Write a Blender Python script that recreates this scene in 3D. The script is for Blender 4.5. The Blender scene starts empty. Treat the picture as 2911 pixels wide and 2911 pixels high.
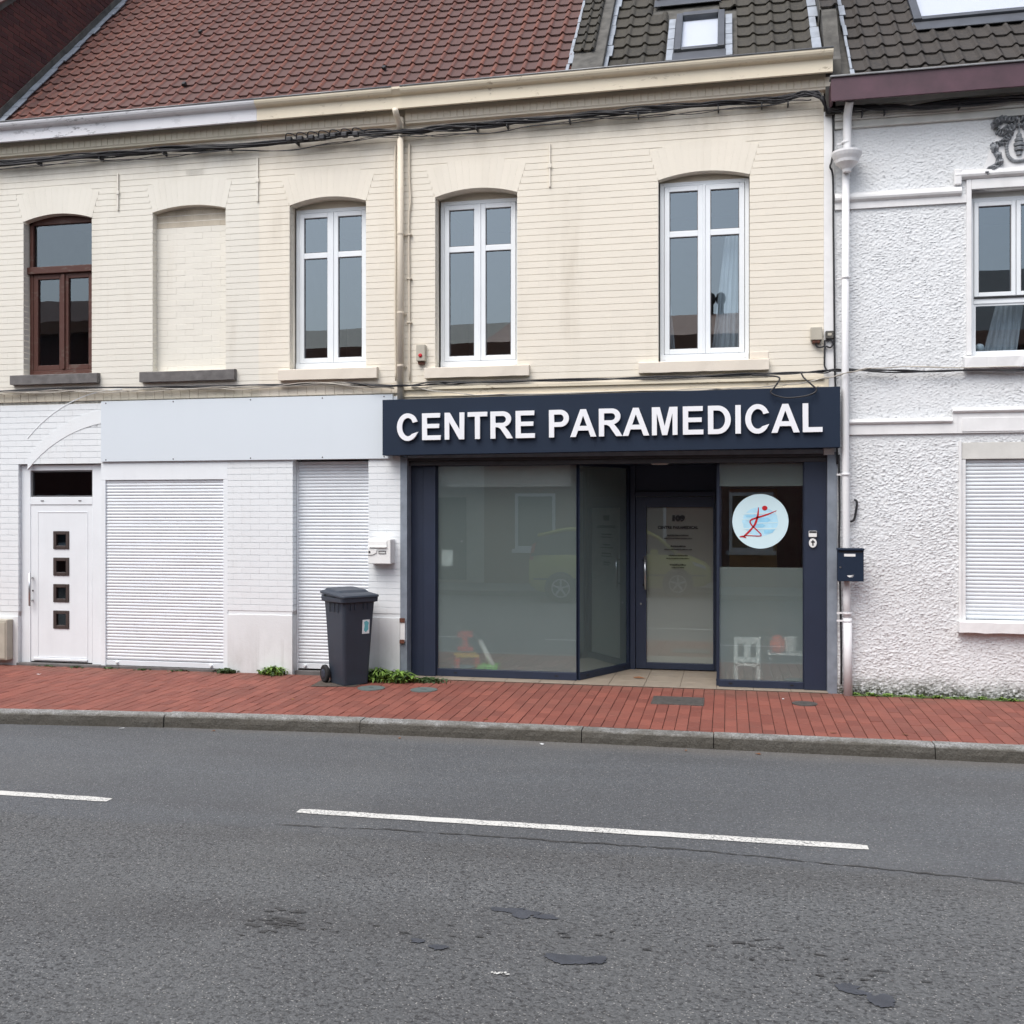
import bpy, bmesh, math, random
import numpy as np
from mathutils import Vector, Matrix, noise as mnoise
random.seed(7)
R = math.radians
scene = bpy.context.scene
COL = scene.collection

# ------------------------------------------------------------------ camera, sky, sun, exposure
cam_d = bpy.data.cameras.new('camera')
cam_d.lens = 36.0; cam_d.sensor_width = 36.0; cam_d.sensor_fit = 'HORIZONTAL'
cam_d.clip_start = 0.05; cam_d.clip_end = 3000
cam = bpy.data.objects.new('camera', cam_d); COL.objects.link(cam)
cam.location = (0, -11.2, 1.9)
cam.rotation_euler = (R(90), 0, R(11.9))
scene.camera = cam

SUN_EL, SUN_AZ = 58.0, 205.0          # overcast: a very soft sun behind the camera's left shoulder
world = bpy.data.worlds.new('World'); scene.world = world
world.use_nodes = True
wn = world.node_tree.nodes; wl = world.node_tree.links
for n in list(wn): wn.remove(n)
w_out = wn.new('ShaderNodeOutputWorld'); w_bg = wn.new('ShaderNodeBackground')
w_sky = wn.new('ShaderNodeTexSky'); w_sky.sky_type = 'NISHITA'; w_sky.sun_disc = False
w_sky.sun_elevation = R(SUN_EL); w_sky.sun_rotation = R(SUN_AZ)
w_sky.air_density = 1.0; w_sky.dust_density = 4.0; w_sky.ozone_density = 1.0
w_hsv = wn.new('ShaderNodeHueSaturation'); w_hsv.inputs['Saturation'].default_value = 0.62
wl.new(w_sky.outputs[0], w_hsv.inputs['Color'])
wl.new(w_hsv.outputs[0], w_bg.inputs['Color'])
w_bg.inputs['Strength'].default_value = 0.12
wl.new(w_bg.outputs[0], w_out.inputs['Surface'])

sun_d = bpy.data.lights.new('sun', 'SUN'); sun_d.energy = 0.8; sun_d.angle = R(48)
sun_d.color = (0.965, 0.985, 1.0)
sun = bpy.data.objects.new('sun', sun_d); COL.objects.link(sun)
az = R(SUN_AZ); el = R(SUN_EL)
sdir = Vector((math.sin(az)*math.cos(el), math.cos(az)*math.cos(el), math.sin(el)))
sun.rotation_euler = sdir.to_track_quat('Z', 'Y').to_euler()
sun.location = (0, -20, 30)

vs = scene.view_settings
vs.view_transform = 'Standard'; vs.look = 'None'; vs.gamma = 1.0; vs.exposure = 1.08
vs.use_curve_mapping = False
scene.render.engine = 'CYCLES'
scene.cycles.use_denoising = True
scene.cycles.use_light_tree = False
scene.cycles.adaptive_threshold = 0.02
scene.cycles.max_bounces = 7; scene.cycles.transparent_max_bounces = 10
scene.cycles.transmission_bounces = 4; scene.cycles.glossy_bounces = 3; scene.cycles.diffuse_bounces = 3
scene.cycles.caustics_reflective = False; scene.cycles.caustics_refractive = True

# ------------------------------------------------------------------ materials
def new_mat(name):
    m = bpy.data.materials.new(name); m.use_nodes = True
    nt = m.node_tree
    for n in list(nt.nodes): nt.nodes.remove(n)
    out = nt.nodes.new('ShaderNodeOutputMaterial')
    return m, nt, out

def N(nt, kind, **kw):
    n = nt.nodes.new(kind)
    for k, v in kw.items():
        if k.startswith('_'): setattr(n, k[1:], v)
        else: n.inputs[k.replace('~', ' ')].default_value = v
    return n

def mixc(nt, fac, a, b, blend='MIX'):
    n = nt.nodes.new('ShaderNodeMix'); n.data_type = 'RGBA'; n.blend_type = blend
    for sock, v in ((n.inputs[0], fac), (n.inputs[6], a), (n.inputs[7], b)):
        if hasattr(v, 'node'): nt.links.new(v, sock)
        else: sock.default_value = v if not isinstance(v, tuple) else (v + (1,))[:4]
    return n.outputs[2]

def ramp(nt, val, p0, p1, c0=0.0, c1=1.0):
    n = nt.nodes.new('ShaderNodeMapRange'); n.clamp = True
    n.inputs[1].default_value = p0; n.inputs[2].default_value = p1
    n.inputs[3].default_value = c0; n.inputs[4].default_value = c1
    nt.links.new(val, n.inputs[0]); return n.outputs[0]

def math_n(nt, op, a, b=0.0):
    n = nt.nodes.new('ShaderNodeMath'); n.operation = op
    for s, v in ((n.inputs[0], a), (n.inputs[1], b)):
        if hasattr(v, 'node'): nt.links.new(v, s)
        else: s.default_value = v
    return n.outputs[0]

def pos(nt, scale=(1, 1, 1)):
    g = nt.nodes.new('ShaderNodeNewGeometry')
    if scale == (1, 1, 1): return g.outputs['Position']
    mp = nt.nodes.new('ShaderNodeMapping'); mp.inputs['Scale'].default_value = scale
    nt.links.new(g.outputs['Position'], mp.inputs['Vector']); return mp.outputs[0]

def xyz(nt):
    s = nt.nodes.new('ShaderNodeSeparateXYZ'); nt.links.new(pos(nt), s.inputs[0]); return s.outputs

def tex_noise(nt, scale, detail=4, vec=None, rough=0.55):
    n = nt.nodes.new('ShaderNodeTexNoise'); n.inputs['Scale'].default_value = scale
    n.inputs['Detail'].default_value = detail; n.inputs['Roughness'].default_value = rough
    nt.links.new(vec if vec is not None else pos(nt), n.inputs['Vector']); return n.outputs[0]

def tex_cell(nt, scale, vec=None):
    n = nt.nodes.new('ShaderNodeTexVoronoi'); n.inputs['Scale'].default_value = scale
    nt.links.new(vec if vec is not None else pos(nt), n.inputs['Vector'])
    s = nt.nodes.new('ShaderNodeSeparateColor'); nt.links.new(n.outputs['Color'], s.inputs[0])
    return s.outputs[0], n.outputs['Distance']

def island(nt):
    """one random number per separate piece (joined or single)"""
    g = nt.nodes.new('ShaderNodeNewGeometry'); o = nt.nodes.new('ShaderNodeObjectInfo')
    return math_n(nt, 'FRACT', math_n(nt, 'ADD', g.outputs['Random Per Island'], o.outputs['Random']))

def bsdf(nt, out, col, rough=0.6, metal=0.0, bump=None, bstr=0.3, bdist=0.01, spec=0.5, rsock=None):
    b = nt.nodes.new('ShaderNodeBsdfPrincipled')
    if hasattr(col, 'node'): nt.links.new(col, b.inputs['Base Color'])
    else: b.inputs['Base Color'].default_value = (col + (1,))[:4]
    if rsock is not None: nt.links.new(rsock, b.inputs['Roughness'])
    else: b.inputs['Roughness'].default_value = rough
    b.inputs['Metallic'].default_value = metal
    b.inputs['Specular IOR Level'].default_value = spec
    if bump is not None:
        bn = nt.nodes.new('ShaderNodeBump'); bn.inputs['Strength'].default_value = bstr
        bn.inputs['Distance'].default_value = bdist
        nt.links.new(bump, bn.inputs['Height']); nt.links.new(bn.outputs[0], b.inputs['Normal'])
    nt.links.new(b.outputs[0], out.inputs['Surface']); return b

def simple(name, col, rough=0.5, metal=0.0, var=0.10, scale=6.0, bscale=60.0, bstr=0.08, spec=0.5, streak=0.0):
    m, nt, out = new_mat(name)
    nz = tex_noise(nt, scale, 5)
    dark = tuple(c*(1-var) for c in col); lite = tuple(min(1, c*(1+var)) for c in col)
    c = mixc(nt, ramp(nt, nz, 0.3, 0.7), dark, lite)
    if streak > 0:       # faint rain streaks
        sn = ramp(nt, tex_noise(nt, 7, 6, pos(nt, (1, 1, 0.06)), 0.65), 0.50, 0.78)
        c = mixc(nt, math_n(nt, 'MULTIPLY', sn, streak), c, tuple(x*0.55 for x in col))
    bsdf(nt, out, c, rough, metal, tex_noise(nt, bscale, 3), bstr, 0.004, spec)
    return m

def mat_painted_brick(name, base, base2=None, split=None, grime=(0.33, 0.28, 0.20), gz=None, dirt=0.30, sx=1.0, flake=0.15):
    """painted masonry: paint colour (with a paint boundary at x = split), streaky run-off grime, slight relief"""
    m, nt, out = new_mat(name)
    X, Y, Z = xyz(nt)
    col = base
    if base2 is not None:
        wob = math_n(nt, 'MULTIPLY', tex_noise(nt, 2.0), 0.03)
        f = ramp(nt, math_n(nt, 'ADD', X, wob), split, split+0.02)
        col = mixc(nt, f, base, base2)
    big = ramp(nt, tex_noise(nt, 1.1, 5), 0.35, 0.72)
    col = mixc(nt, math_n(nt, 'MULTIPLY', big, 0.10), col, tuple(c*0.80 for c in base), 'MIX')
    col = mixc(nt, math_n(nt, 'MULTIPLY', island(nt), 0.09), col, tuple(c*0.72 for c in base))
    st = tex_noise(nt, 3.2, 6, pos(nt, (sx, 1.0, 0.10)), 0.62)
    pat = tex_noise(nt, 0.9, 4)
    f = math_n(nt, 'MULTIPLY', ramp(nt, st, 0.52, 0.80), ramp(nt, pat, 0.42, 0.68))
    col = mixc(nt, math_n(nt, 'MULTIPLY', f, dirt), col, grime)
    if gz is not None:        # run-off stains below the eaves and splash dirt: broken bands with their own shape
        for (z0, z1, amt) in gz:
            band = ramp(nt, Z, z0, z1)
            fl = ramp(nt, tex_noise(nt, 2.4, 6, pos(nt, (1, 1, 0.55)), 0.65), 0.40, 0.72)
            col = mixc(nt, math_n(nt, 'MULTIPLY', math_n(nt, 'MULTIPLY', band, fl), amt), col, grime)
    chips = ramp(nt, tex_noise(nt, 9.0, 8, None, 0.7), 0.70, 0.74)
    col = mixc(nt, math_n(nt, 'MULTIPLY', chips, flake), col, (0.42, 0.36, 0.29))
    h = math_n(nt, 'ADD', tex_noise(nt, 55, 5), math_n(nt, 'MULTIPLY', tex_noise(nt, 9, 3), 0.7))
    bsdf(nt, out, col, 0.72, 0, h, 0.35, 0.004, 0.3)
    return m

def mat_tiles(name, c0, c1, c2, moss=None, mossamt=0.5, grad=None):
    m, nt, out = new_mat(name)
    col = mixc(nt, island(nt), c0, c1)
    nz = ramp(nt, tex_noise(nt, 26, 6, None, 0.75), 0.42, 0.60)
    col = mixc(nt, math_n(nt, 'MULTIPLY', nz, 0.75), col, c2)
    sp = ramp(nt, tex_noise(nt, 60, 5, None, 0.7), 0.60, 0.68)
    col = mixc(nt, math_n(nt, 'MULTIPLY', sp, 0.5), col, tuple(x*0.45 for x in c2))
    if grad is not None:
        X, Y, Z = xyz(nt)
        f = ramp(nt, math_n(nt, 'ADD', X, math_n(nt, 'MULTIPLY', tex_noise(nt, 0.8), 2.5)), grad[0], grad[1])
        col = mixc(nt, math_n(nt, 'MULTIPLY', f, 0.7), col, grad[2])
    if moss is not None:
        f = ramp(nt, tex_noise(nt, 34, 5, None, 0.7), 0.58, 0.68)
        f2 = ramp(nt, tex_noise(nt, 0.7, 3), 0.40, 0.62)
        col = mixc(nt, math_n(nt, 'MULTIPLY', math_n(nt, 'MULTIPLY', f, f2), mossamt), col, moss)
    bsdf(nt, out, col, 0.8, 0, tex_noise(nt, 45, 5), 0.5, 0.006, 0.25)
    return m

def mat_brick_raw(name, c0, c1, dirt):
    m, nt, out = new_mat(name)
    col = mixc(nt, island(nt), c0, c1)
    col = mixc(nt, math_n(nt, 'MULTIPLY', ramp(nt, tex_noise(nt, 14, 6, None, 0.7), 0.45, 0.65), 0.5), col, dirt)
    bsdf(nt, out, col, 0.9, 0, tex_noise(nt, 70, 4), 0.5, 0.005, 0.2)
    return m

def mat_asphalt(name):
    m, nt, out = new_mat(name)
    X, Y, Z = xyz(nt)
    c1, d1 = tex_cell(nt, 85)
    c2, d2 = tex_cell(nt, 170)
    fine = tex_noise(nt, 260, 3)
    grain = ramp(nt, c1, 0.0, 1.0)
    a = mixc(nt, grain, (0.072, 0.075, 0.076), (0.148, 0.152, 0.153))
    a = mixc(nt, ramp(nt, c2, 0.0, 1.0, 0.0, 0.45), a, (0.100, 0.103, 0.104))
    pits = ramp(nt, tex_noise(nt, 52, 3, pos(nt, (0.75, 1, 1)), 0.6), 0.53, 0.61)
    a = mixc(nt, math_n(nt, 'MULTIPLY', pits, 0.78), a, (0.020, 0.020, 0.021))
    # two lanes laid at different times: the far lane is finer and a little bluer
    wob = math_n(nt, 'MULTIPLY', math_n(nt, 'SUBTRACT', tex_noise(nt, 0.9, 5), 0.5), 0.35)
    lane = ramp(nt, math_n(nt, 'ADD', Y, wob), -5.12, -5.02)
    b = mixc(nt, grain, (0.074, 0.079, 0.084), (0.122, 0.129, 0.137))
    b = mixc(nt, math_n(nt, 'MULTIPLY', pits, 0.45), b, (0.035, 0.036, 0.038))
    a = mixc(nt, lane, a, b)
    # tyre-polished and oily streaks along the driving direction, patchy dirt
    sv = pos(nt, (0.25, 1.6, 1))
    st = ramp(nt, tex_noise(nt, 0.8, 5, sv), 0.38, 0.70)
    a = mixc(nt, math_n(nt, 'MULTIPLY', st, 0.46), a, (0.052, 0.050, 0.049))
    pa = ramp(nt, tex_noise(nt, 0.45, 6), 0.50, 0.75)
    a = mixc(nt, math_n(nt, 'MULTIPLY', pa, 0.40), a, (0.138, 0.140, 0.136))
    gut = ramp(nt, math_n(nt, 'ADD', Y, math_n(nt, 'MULTIPLY', tex_noise(nt, 3), 0.2)), -2.42, -2.12)
    a = mixc(nt, math_n(nt, 'MULTIPLY', gut, 0.5), a, (0.135, 0.120, 0.100))
    chip = ramp(nt, c2, 0.972, 0.985)
    a = mixc(nt, math_n(nt, 'MULTIPLY', chip, 0.7), a, (0.36, 0.35, 0.33))
    h = math_n(nt, 'ADD', math_n(nt, 'MULTIPLY', d1, -1.0), math_n(nt, 'MULTIPLY', fine, 0.4))
    bsdf(nt, out, a, 0.72, 0, h, 0.75, 0.006, 0.45)
    return m

def mat_paver(name):
    m, nt, out = new_mat(name)
    cell = island(nt)
    col = mixc(nt, cell, (0.168, 0.052, 0.038), (0.245, 0.080, 0.057))
    d = ramp(nt, tex_noise(nt, 2.2, 6), 0.42, 0.68)
    col = mixc(nt, math_n(nt, 'MULTIPLY', d, 0.45), col, (0.150, 0.060, 0.046))
    g = ramp(nt, tex_noise(nt, 60, 6, None, 0.7), 0.5, 0.7)
    col = mixc(nt, math_n(nt, 'MULTIPLY', g, 0.28), col, (0.25, 0.115, 0.09))
    e = ramp(nt, tex_noise(nt, 7, 6, None, 0.75), 0.70, 0.76)
    col = mixc(nt, math_n(nt, 'MULTIPLY', e, 0.45), col, (0.38, 0.30, 0.25))
    X, Y, Z = xyz(nt)
    wall_band = ramp(nt, math_n(nt, 'ADD', Y, math_n(nt, 'MULTIPLY', tex_noise(nt, 1.6, 5), 0.9)), 0.05, 0.42)  # pavers get darker and browner towards the house wall, uneven edge
    col = mixc(nt, math_n(nt, 'MULTIPLY', wall_band, 0.40), col, (0.115, 0.072, 0.052))
    bsdf(nt, out, col, 0.75, 0, tex_noise(nt, 90, 5), 0.35, 0.004, 0.35)
    return m

def mat_granite(name):
    m, nt, out = new_mat(name)
    c1, d1 = tex_cell(nt, 85)
    col = mixc(nt, c1, (0.17, 0.17, 0.165), (0.40, 0.405, 0.395))
    c2, _ = tex_cell(nt, 160)
    col = mixc(nt, math_n(nt, 'MULTIPLY', ramp(nt, c2, 0.78, 0.9), 0.7), col, (0.05, 0.05, 0.05))
    d = ramp(nt, tex_noise(nt, 3, 6), 0.40, 0.70)
    col = mixc(nt, math_n(nt, 'MULTIPLY', d, 0.5), col, (0.125, 0.118, 0.095))
    X, Y, Z = xyz(nt)       # each stone turns dark brown below its top edge, with a ragged border
    zz = math_n(nt, 'ADD', Z, math_n(nt, 'MULTIPLY', math_n(nt, 'SUBTRACT', tex_noise(nt, 9, 5), 0.5), 0.05))
    col = mixc(nt, ramp(nt, zz, -0.026, -0.052, 0.0, 0.86), col, (0.060, 0.053, 0.041))
    bsdf(nt, out, col, 0.75, 0, math_n(nt, 'ADD', tex_noise(nt, 60, 5), math_n(nt, 'MULTIPLY', tex_noise(nt, 14, 4), 1.4)), 0.8, 0.010, 0.3)
    return m

def mat_roughcast(name):
    m, nt, out = new_mat(name)
    X, Y, Z = xyz(nt)
    col = mixc(nt, ramp(nt, tex_noise(nt, 1.3, 5), 0.35, 0.7), (0.695, 0.71, 0.715), (0.745, 0.765, 0.775))
    f = ramp(nt, tex_noise(nt, 1.0, 5), 0.48, 0.70)
    g = ramp(nt, tex_noise(nt, 40, 6, pos(nt, (0.6, 1, 1.2)), 0.7), 0.50, 0.66)
    lowr = ramp(nt, Z, 2.75, 1.9)
    amt = math_n(nt, 'MULTIPLY', g, math_n(nt, 'ADD', math_n(nt, 'MULTIPLY', lowr, 0.22), math_n(nt, 'MULTIPLY', f, 0.12)))
    col = mixc(nt, amt, col, (0.36, 0.32, 0.28))
    zb = math_n(nt, 'ADD', Z, math_n(nt, 'MULTIPLY', math_n(nt, 'SUBTRACT', tex_noise(nt, 3.5, 5), 0.5), 0.28))
    alg = ramp(nt, zb, 0.20, 0.03)
    k = ramp(nt, tex_noise(nt, 28, 6, None, 0.7), 0.36, 0.56)
    col = mixc(nt, math_n(nt, 'MULTIPLY', alg, k), col, (0.055, 0.060, 0.040))
    bsdf(nt, out, col, 0.85, 0, tex_noise(nt, 120, 5), 0.4, 0.004, 0.2)
    return m

def mat_glass(name, refl=0.14, tint=(0.80, 0.86, 0.88), rough=0.0, wave=0.0):
    """double glazing: clear tinted see-through plus a mirror-like surface reflection"""
    m, nt, out = new_mat(name)
    tr = nt.nodes.new('ShaderNodeBsdfTransparent'); tr.inputs[0].default_value = tint + (1,)
    gl = nt.nodes.new('ShaderNodeBsdfGlossy'); gl.inputs['Roughness'].default_value = rough
    gl.inputs['Color'].default_value = (0.79, 0.92, 1.0, 1)
    fr = nt.nodes.new('ShaderNodeFresnel'); fr.inputs[0].default_value = 1.45
    f = math_n(nt, 'MINIMUM', math_n(nt, 'ADD', math_n(nt, 'MULTIPLY', fr.outputs[0], 1.4), refl-0.05), 0.9)
    bk = nt.nodes.new('ShaderNodeNewGeometry')       # the pane is a thin solid: count its reflection once
    f = math_n(nt, 'MULTIPLY', f, math_n(nt, 'SUBTRACT', 1.0, bk.outputs['Backfacing']))
    if wave > 0:
        bn = nt.nodes.new('ShaderNodeBump'); bn.inputs['Strength'].default_value = wave; bn.inputs['Distance'].default_value = 0.02
        nt.links.new(tex_noise(nt, 1.6, 2), bn.inputs['Height']); nt.links.new(bn.outputs[0], gl.inputs['Normal'])
    mx = nt.nodes.new('ShaderNodeMixShader')
    nt.links.new(f, mx.inputs[0]); nt.links.new(tr.outputs[0], mx.inputs[1]); nt.links.new(gl.outputs[0], mx.inputs[2])
    nt.links.new(mx.outputs[0], out.inputs['Surface']); return m

def mat_frost(name, col, mixf=0.5, rough=0.35):
    """sand-blast film on the back of a pane: part scatters light, part lets a blurred image through"""
    m, nt, out = new_mat(name)
    df = nt.nodes.new('ShaderNodeBsdfDiffuse'); df.inputs[0].default_value = col + (1,)
    tl = nt.nodes.new('ShaderNodeBsdfTranslucent'); tl.inputs[0].default_value = tuple(min(0.97, c*1.15) for c in col) + (1,)
    ad = nt.nodes.new('ShaderNodeMixShader'); ad.inputs[0].default_value = 0.25
    nt.links.new(df.outputs[0], ad.inputs[1]); nt.links.new(tl.outputs[0], ad.inputs[2])
    rf = nt.nodes.new('ShaderNodeBsdfRefraction'); rf.inputs['Roughness'].default_value = rough
    rf.inputs['IOR'].default_value = 1.12; rf.inputs[0].default_value = (0.95, 0.97, 0.96, 1)
    mx = nt.nodes.new('ShaderNodeMixShader'); mx.inputs[0].default_value = mixf
    nt.links.new(ad.outputs[0], mx.inputs[1]); nt.links.new(rf.outputs[0], mx.inputs[2])
    nt.links.new(mx.outputs[0], out.inputs['Surface']); return m

def mat_curtain(name):
    m, nt, out = new_mat(name)
    df = nt.nodes.new('ShaderNodeBsdfDiffuse'); df.inputs[0].default_value = (0.8, 0.8, 0.8, 1)
    tr = nt.nodes.new('ShaderNodeBsdfTransparent')
    mx = nt.nodes.new('ShaderNodeMixShader')
    w = tex_noise(nt, 5, 2, pos(nt, (9, 9, 0.3)))
    nt.links.new(ramp(nt, w, 0.3, 0.7, 0.45, 0.70), mx.inputs[0])
    nt.links.new(tr.outputs[0], mx.inputs[1]); nt.links.new(df.outputs[0], mx.inputs[2])
    nt.links.new(mx.outputs[0], out.inputs['Surface']); return m

def mat_worn_paint(name, col, worn, thr=0.62):
    m, nt, out = new_mat(name)
    f = ramp(nt, tex_noise(nt, 16, 7, pos(nt, (0.35, 1, 1)), 0.72), thr, thr+0.05)
    f2 = ramp(nt, tex_noise(nt, 0.8, 3), 0.40, 0.60)
    c = mixc(nt, math_n(nt, 'MULTIPLY', f, f2), col, worn)
    st = ramp(nt, tex_noise(nt, 2.0, 5, pos(nt, (1.2, 1, 0.25))), 0.50, 0.8)
    c = mixc(nt, math_n(nt, 'MULTIPLY', st, 0.35), c, tuple(x*0.66 for x in col))
    bsdf(nt, out, c, 0.55, 0, tex_noise(nt, 30, 4), 0.2, 0.004, 0.4)
    return m

def mat_roadpaint(name):
    m, nt, out = new_mat(name)
    c1, d1 = tex_cell(nt, 110)
    w = math_n(nt, 'MULTIPLY', ramp(nt, c1, 0.70, 0.78), ramp(nt, tex_noise(nt, 2.2, 3), 0.32, 0.60))
    col = mixc(nt, w, (0.60, 0.595, 0.56), (0.16, 0.16, 0.155))
    col = mixc(nt, ramp(nt, tex_noise(nt, 9, 5), 0.45, 0.75, 0, 0.35), col, (0.48, 0.47, 0.44))
    bsdf(nt, out, col, 0.7, 0, math_n(nt, 'MULTIPLY', d1, -1.0), 0.4, 0.004, 0.3)
    return m

M = {}
CREAM_R = (0.775, 0.722, 0.618); CREAM_L = (0.735, 0.707, 0.628)
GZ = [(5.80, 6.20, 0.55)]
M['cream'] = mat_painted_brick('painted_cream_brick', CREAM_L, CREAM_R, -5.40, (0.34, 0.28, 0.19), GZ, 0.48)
M['sooty'] = mat_painted_brick('flaking_sooty_brick', (0.56, 0.50, 0.40), None, None, (0.16, 0.12, 0.08), [(5.30, 5.50, 0.8)])
M['white_brick'] = mat_painted_brick('painted_white_brick', (0.755, 0.785, 0.795), None, None, (0.50, 0.47, 0.41))
M['white_plinth'] = mat_painted_brick('painted_white_render', (0.72, 0.74, 0.745), None, None, (0.37, 0.36, 0.34), [(0.75, 0.0, 0.65)], 1.0, 4.0, 0.8)
M['cream_band'] = mat_painted_brick('stained_cream_brick', (0.62, 0.57, 0.46), (0.72, 0.65, 0.54), -5.40, (0.30, 0.25, 0.15), None)
M['tile_red'] = mat_tiles('red_clay_tile', (0.150, 0.062, 0.048), (0.108, 0.053, 0.045), (0.098, 0.063, 0.057), (0.22, 0.17, 0.05), 0.22, (-8.5, -4.0, (0.100, 0.064, 0.060)))
M['tile_roll'] = mat_tiles('red_clay_tile_roll', (0.215, 0.085, 0.060), (0.165, 0.070, 0.056), (0.130, 0.080, 0.072))
M['tile_dark'] = mat_tiles('dark_weathered_tile', (0.058, 0.053, 0.045), (0.038, 0.036, 0.033), (0.072, 0.066, 0.051), (0.075, 0.075, 0.035), 0.45)
M['tile_brown'] = mat_tiles('dark_brown_tile', (0.052, 0.047, 0.043), (0.036, 0.034, 0.032), (0.066, 0.057, 0.050))
M['brick_dark'] = mat_brick_raw('dark_red_brick', (0.125, 0.050, 0.044), (0.072, 0.034, 0.035), (0.075, 0.050, 0.048))
M['brick_opp'] = mat_brick_raw('opposite_red_brick', (0.19, 0.075, 0.055), (0.13, 0.055, 0.045), (0.10, 0.06, 0.05))
def mat_brick_far(name):
    m, nt, out = new_mat(name)
    mp = nt.nodes.new('ShaderNodeCombineXYZ'); X, Y, Z = xyz(nt)
    nt.links.new(X, mp.inputs[0]); nt.links.new(Z, mp.inputs[1])
    b = nt.nodes.new('ShaderNodeTexBrick'); nt.links.new(mp.outputs[0], b.inputs['Vector'])
    b.inputs['Scale'].default_value = 1.0; b.inputs['Brick Width'].default_value = 0.22; b.inputs['Row Height'].default_value = 0.072
    b.inputs['Mortar Size'].default_value = 0.006
    b.inputs['Color1'].default_value = (0.125, 0.050, 0.044, 1); b.inputs['Color2'].default_value = (0.08, 0.036, 0.036, 1); b.inputs['Mortar'].default_value = (0.13, 0.115, 0.10, 1)
    bsdf(nt, out, b.outputs['Color'], 0.9, 0, b.outputs['Fac'], -0.4, 0.006, 0.2)
    return m
M['brick_front'] = mat_brick_far('dark_red_brick_front')
M['mortar_dark'] = simple('dark_mortar', (0.10, 0.085, 0.075), 0.9)
M['cement'] = simple('grey_cement', (0.085, 0.082, 0.074), 0.9, 0, 0.35, 9, 50, 0.5)
M['lead'] = simple('grey_lead_flashing', (0.27, 0.30, 0.34), 0.55, 0.0, 0.18, 8)
M['zinc'] = simple('zinc_gutter_edge', (0.20, 0.205, 0.21), 0.5, 0.5, 0.2)
M['cornice'] = mat_worn_paint('cream_cornice_paint', (0.71, 0.635, 0.49), (0.30, 0.24, 0.16), 0.59)
M['cornice_white'] = mat_worn_paint('peeling_white_cornice_paint', (0.66, 0.665, 0.69), (0.17, 0.17, 0.18), 0.545)
M['burgundy'] = simple('burgundy_fascia_paint', (0.066, 0.027, 0.040), 0.5, 0, 0.25, 4)
M['roughcast'] = mat_roughcast('white_roughcast')
M['white_trim'] = simple('white_trim_paint', (0.755, 0.755, 0.75), 0.6, 0, 0.07, 5, 30, 0.12, streak=0.16)
M['grey_trim'] = simple('dull_white_moulding_paint', (0.60, 0.595, 0.56), 0.65, 0, 0.10, 5, 30, 0.15)
M['upvc'] = simple('white_upvc', (0.765, 0.80, 0.82), 0.32, 0, 0.03, 3, 20, 0.02, streak=0.10)
M['upvc_grey'] = simple('upvc_gasket_grey', (0.12, 0.12, 0.125), 0.6)
M['slat'] = simple('white_shutter_slat', (0.705, 0.745, 0.775), 0.38, 0, 0.04, 2.5, 20, 0.02, streak=0.10)
M['panel_white'] = simple('smooth_white_sheet', (0.640, 0.695, 0.735), 0.42, 0, 0.012, 0.6, 10, 0.01, streak=0.025)
M['wood_brown'] = mat_worn_paint('worn_red_brown_window_wood', (0.072, 0.025, 0.017), (0.11, 0.08, 0.065), 0.56)
M['stone_grey'] = simple('grey_stone_sill', (0.125, 0.118, 0.115), 0.8, 0, 0.25, 10, 50, 0.5)
M['stone_cream'] = mat_painted_brick('cream_stone_sill', (0.71, 0.645, 0.55), None, None, (0.36, 0.30, 0.22))
M['navy'] = simple('dark_blue_sign_sheet', (0.0115, 0.0210, 0.041), 0.55, 0, 0.08, 0.8, 300, 0.05, 0.25)
M['alu_navy'] = simple('dark_blue_grey_aluminium', (0.0145, 0.0225, 0.046), 0.50, 0.0, 0.10, 3, 300, 0.06)
M['letter'] = simple('white_acrylic_letter', (0.80, 0.81, 0.83), 0.4, 0, 0.015, 1, 10, 0.01)
M['steel'] = simple('grey_blue_painted_steel', (0.22, 0.25, 0.29), 0.5, 0.1, 0.18, 7, 60, 0.2)
M['rust'] = simple('rusty_steel', (0.12, 0.045, 0.028), 0.85, 0, 0.45, 30, 80, 0.6)
M['black_metal'] = simple('black_metal', (0.016, 0.016, 0.018), 0.5, 0.2, 0.2)
M['black_rail'] = simple('dark_shutter_rail', (0.055, 0.052, 0.055), 0.45, 0.4, 0.2)
M['inox'] = simple('brushed_stainless_steel', (0.55, 0.55, 0.55), 0.3, 1.0, 0.1)
M['glass'] = mat_glass('window_glass', 0.20, (0.80, 0.86, 0.90), 0.0, 0.02)
M['glass_dark'] = mat_glass('old_window_glass', 0.13, (0.75, 0.78, 0.80), 0.0, 0.04)
M['glass_roof'] = mat_glass('roof_window_glass', 0.09, (0.99, 0.99, 1.0))
M['glass_shop'] = mat_glass('shop_glass', 0.155, (0.97, 0.985, 0.98), 0.0, 0.0)
M['frost'] = mat_frost('frosted_film', (0.44, 0.52, 0.505), 0.55, 0.16)
M['frost_door'] = mat_frost('frosted_door_film', (0.56, 0.56, 0.50), 0.30, 0.35)
M['blind'] = simple('white_roof_window_blind', (0.60, 0.63, 0.67), 0.6, 0, 0.02, 1, 10, 0.0)
M['curtain'] = mat_curtain('sheer_white_curtain')
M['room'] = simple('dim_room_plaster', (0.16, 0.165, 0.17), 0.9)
M['room_shop'] = simple('waiting_room_plaster', (0.40, 0.42, 0.41), 0.9)
M['room_floor'] = simple('waiting_room_floor', (0.20, 0.19, 0.18), 0.6)
M['blue_frame'] = M['alu_navy']
M['asphalt'] = mat_asphalt('asphalt')
M['ground'] = simple('far_ground', (0.10, 0.10, 0.095), 0.9)
M['paver'] = mat_paver('red_clay_paver')
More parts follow.
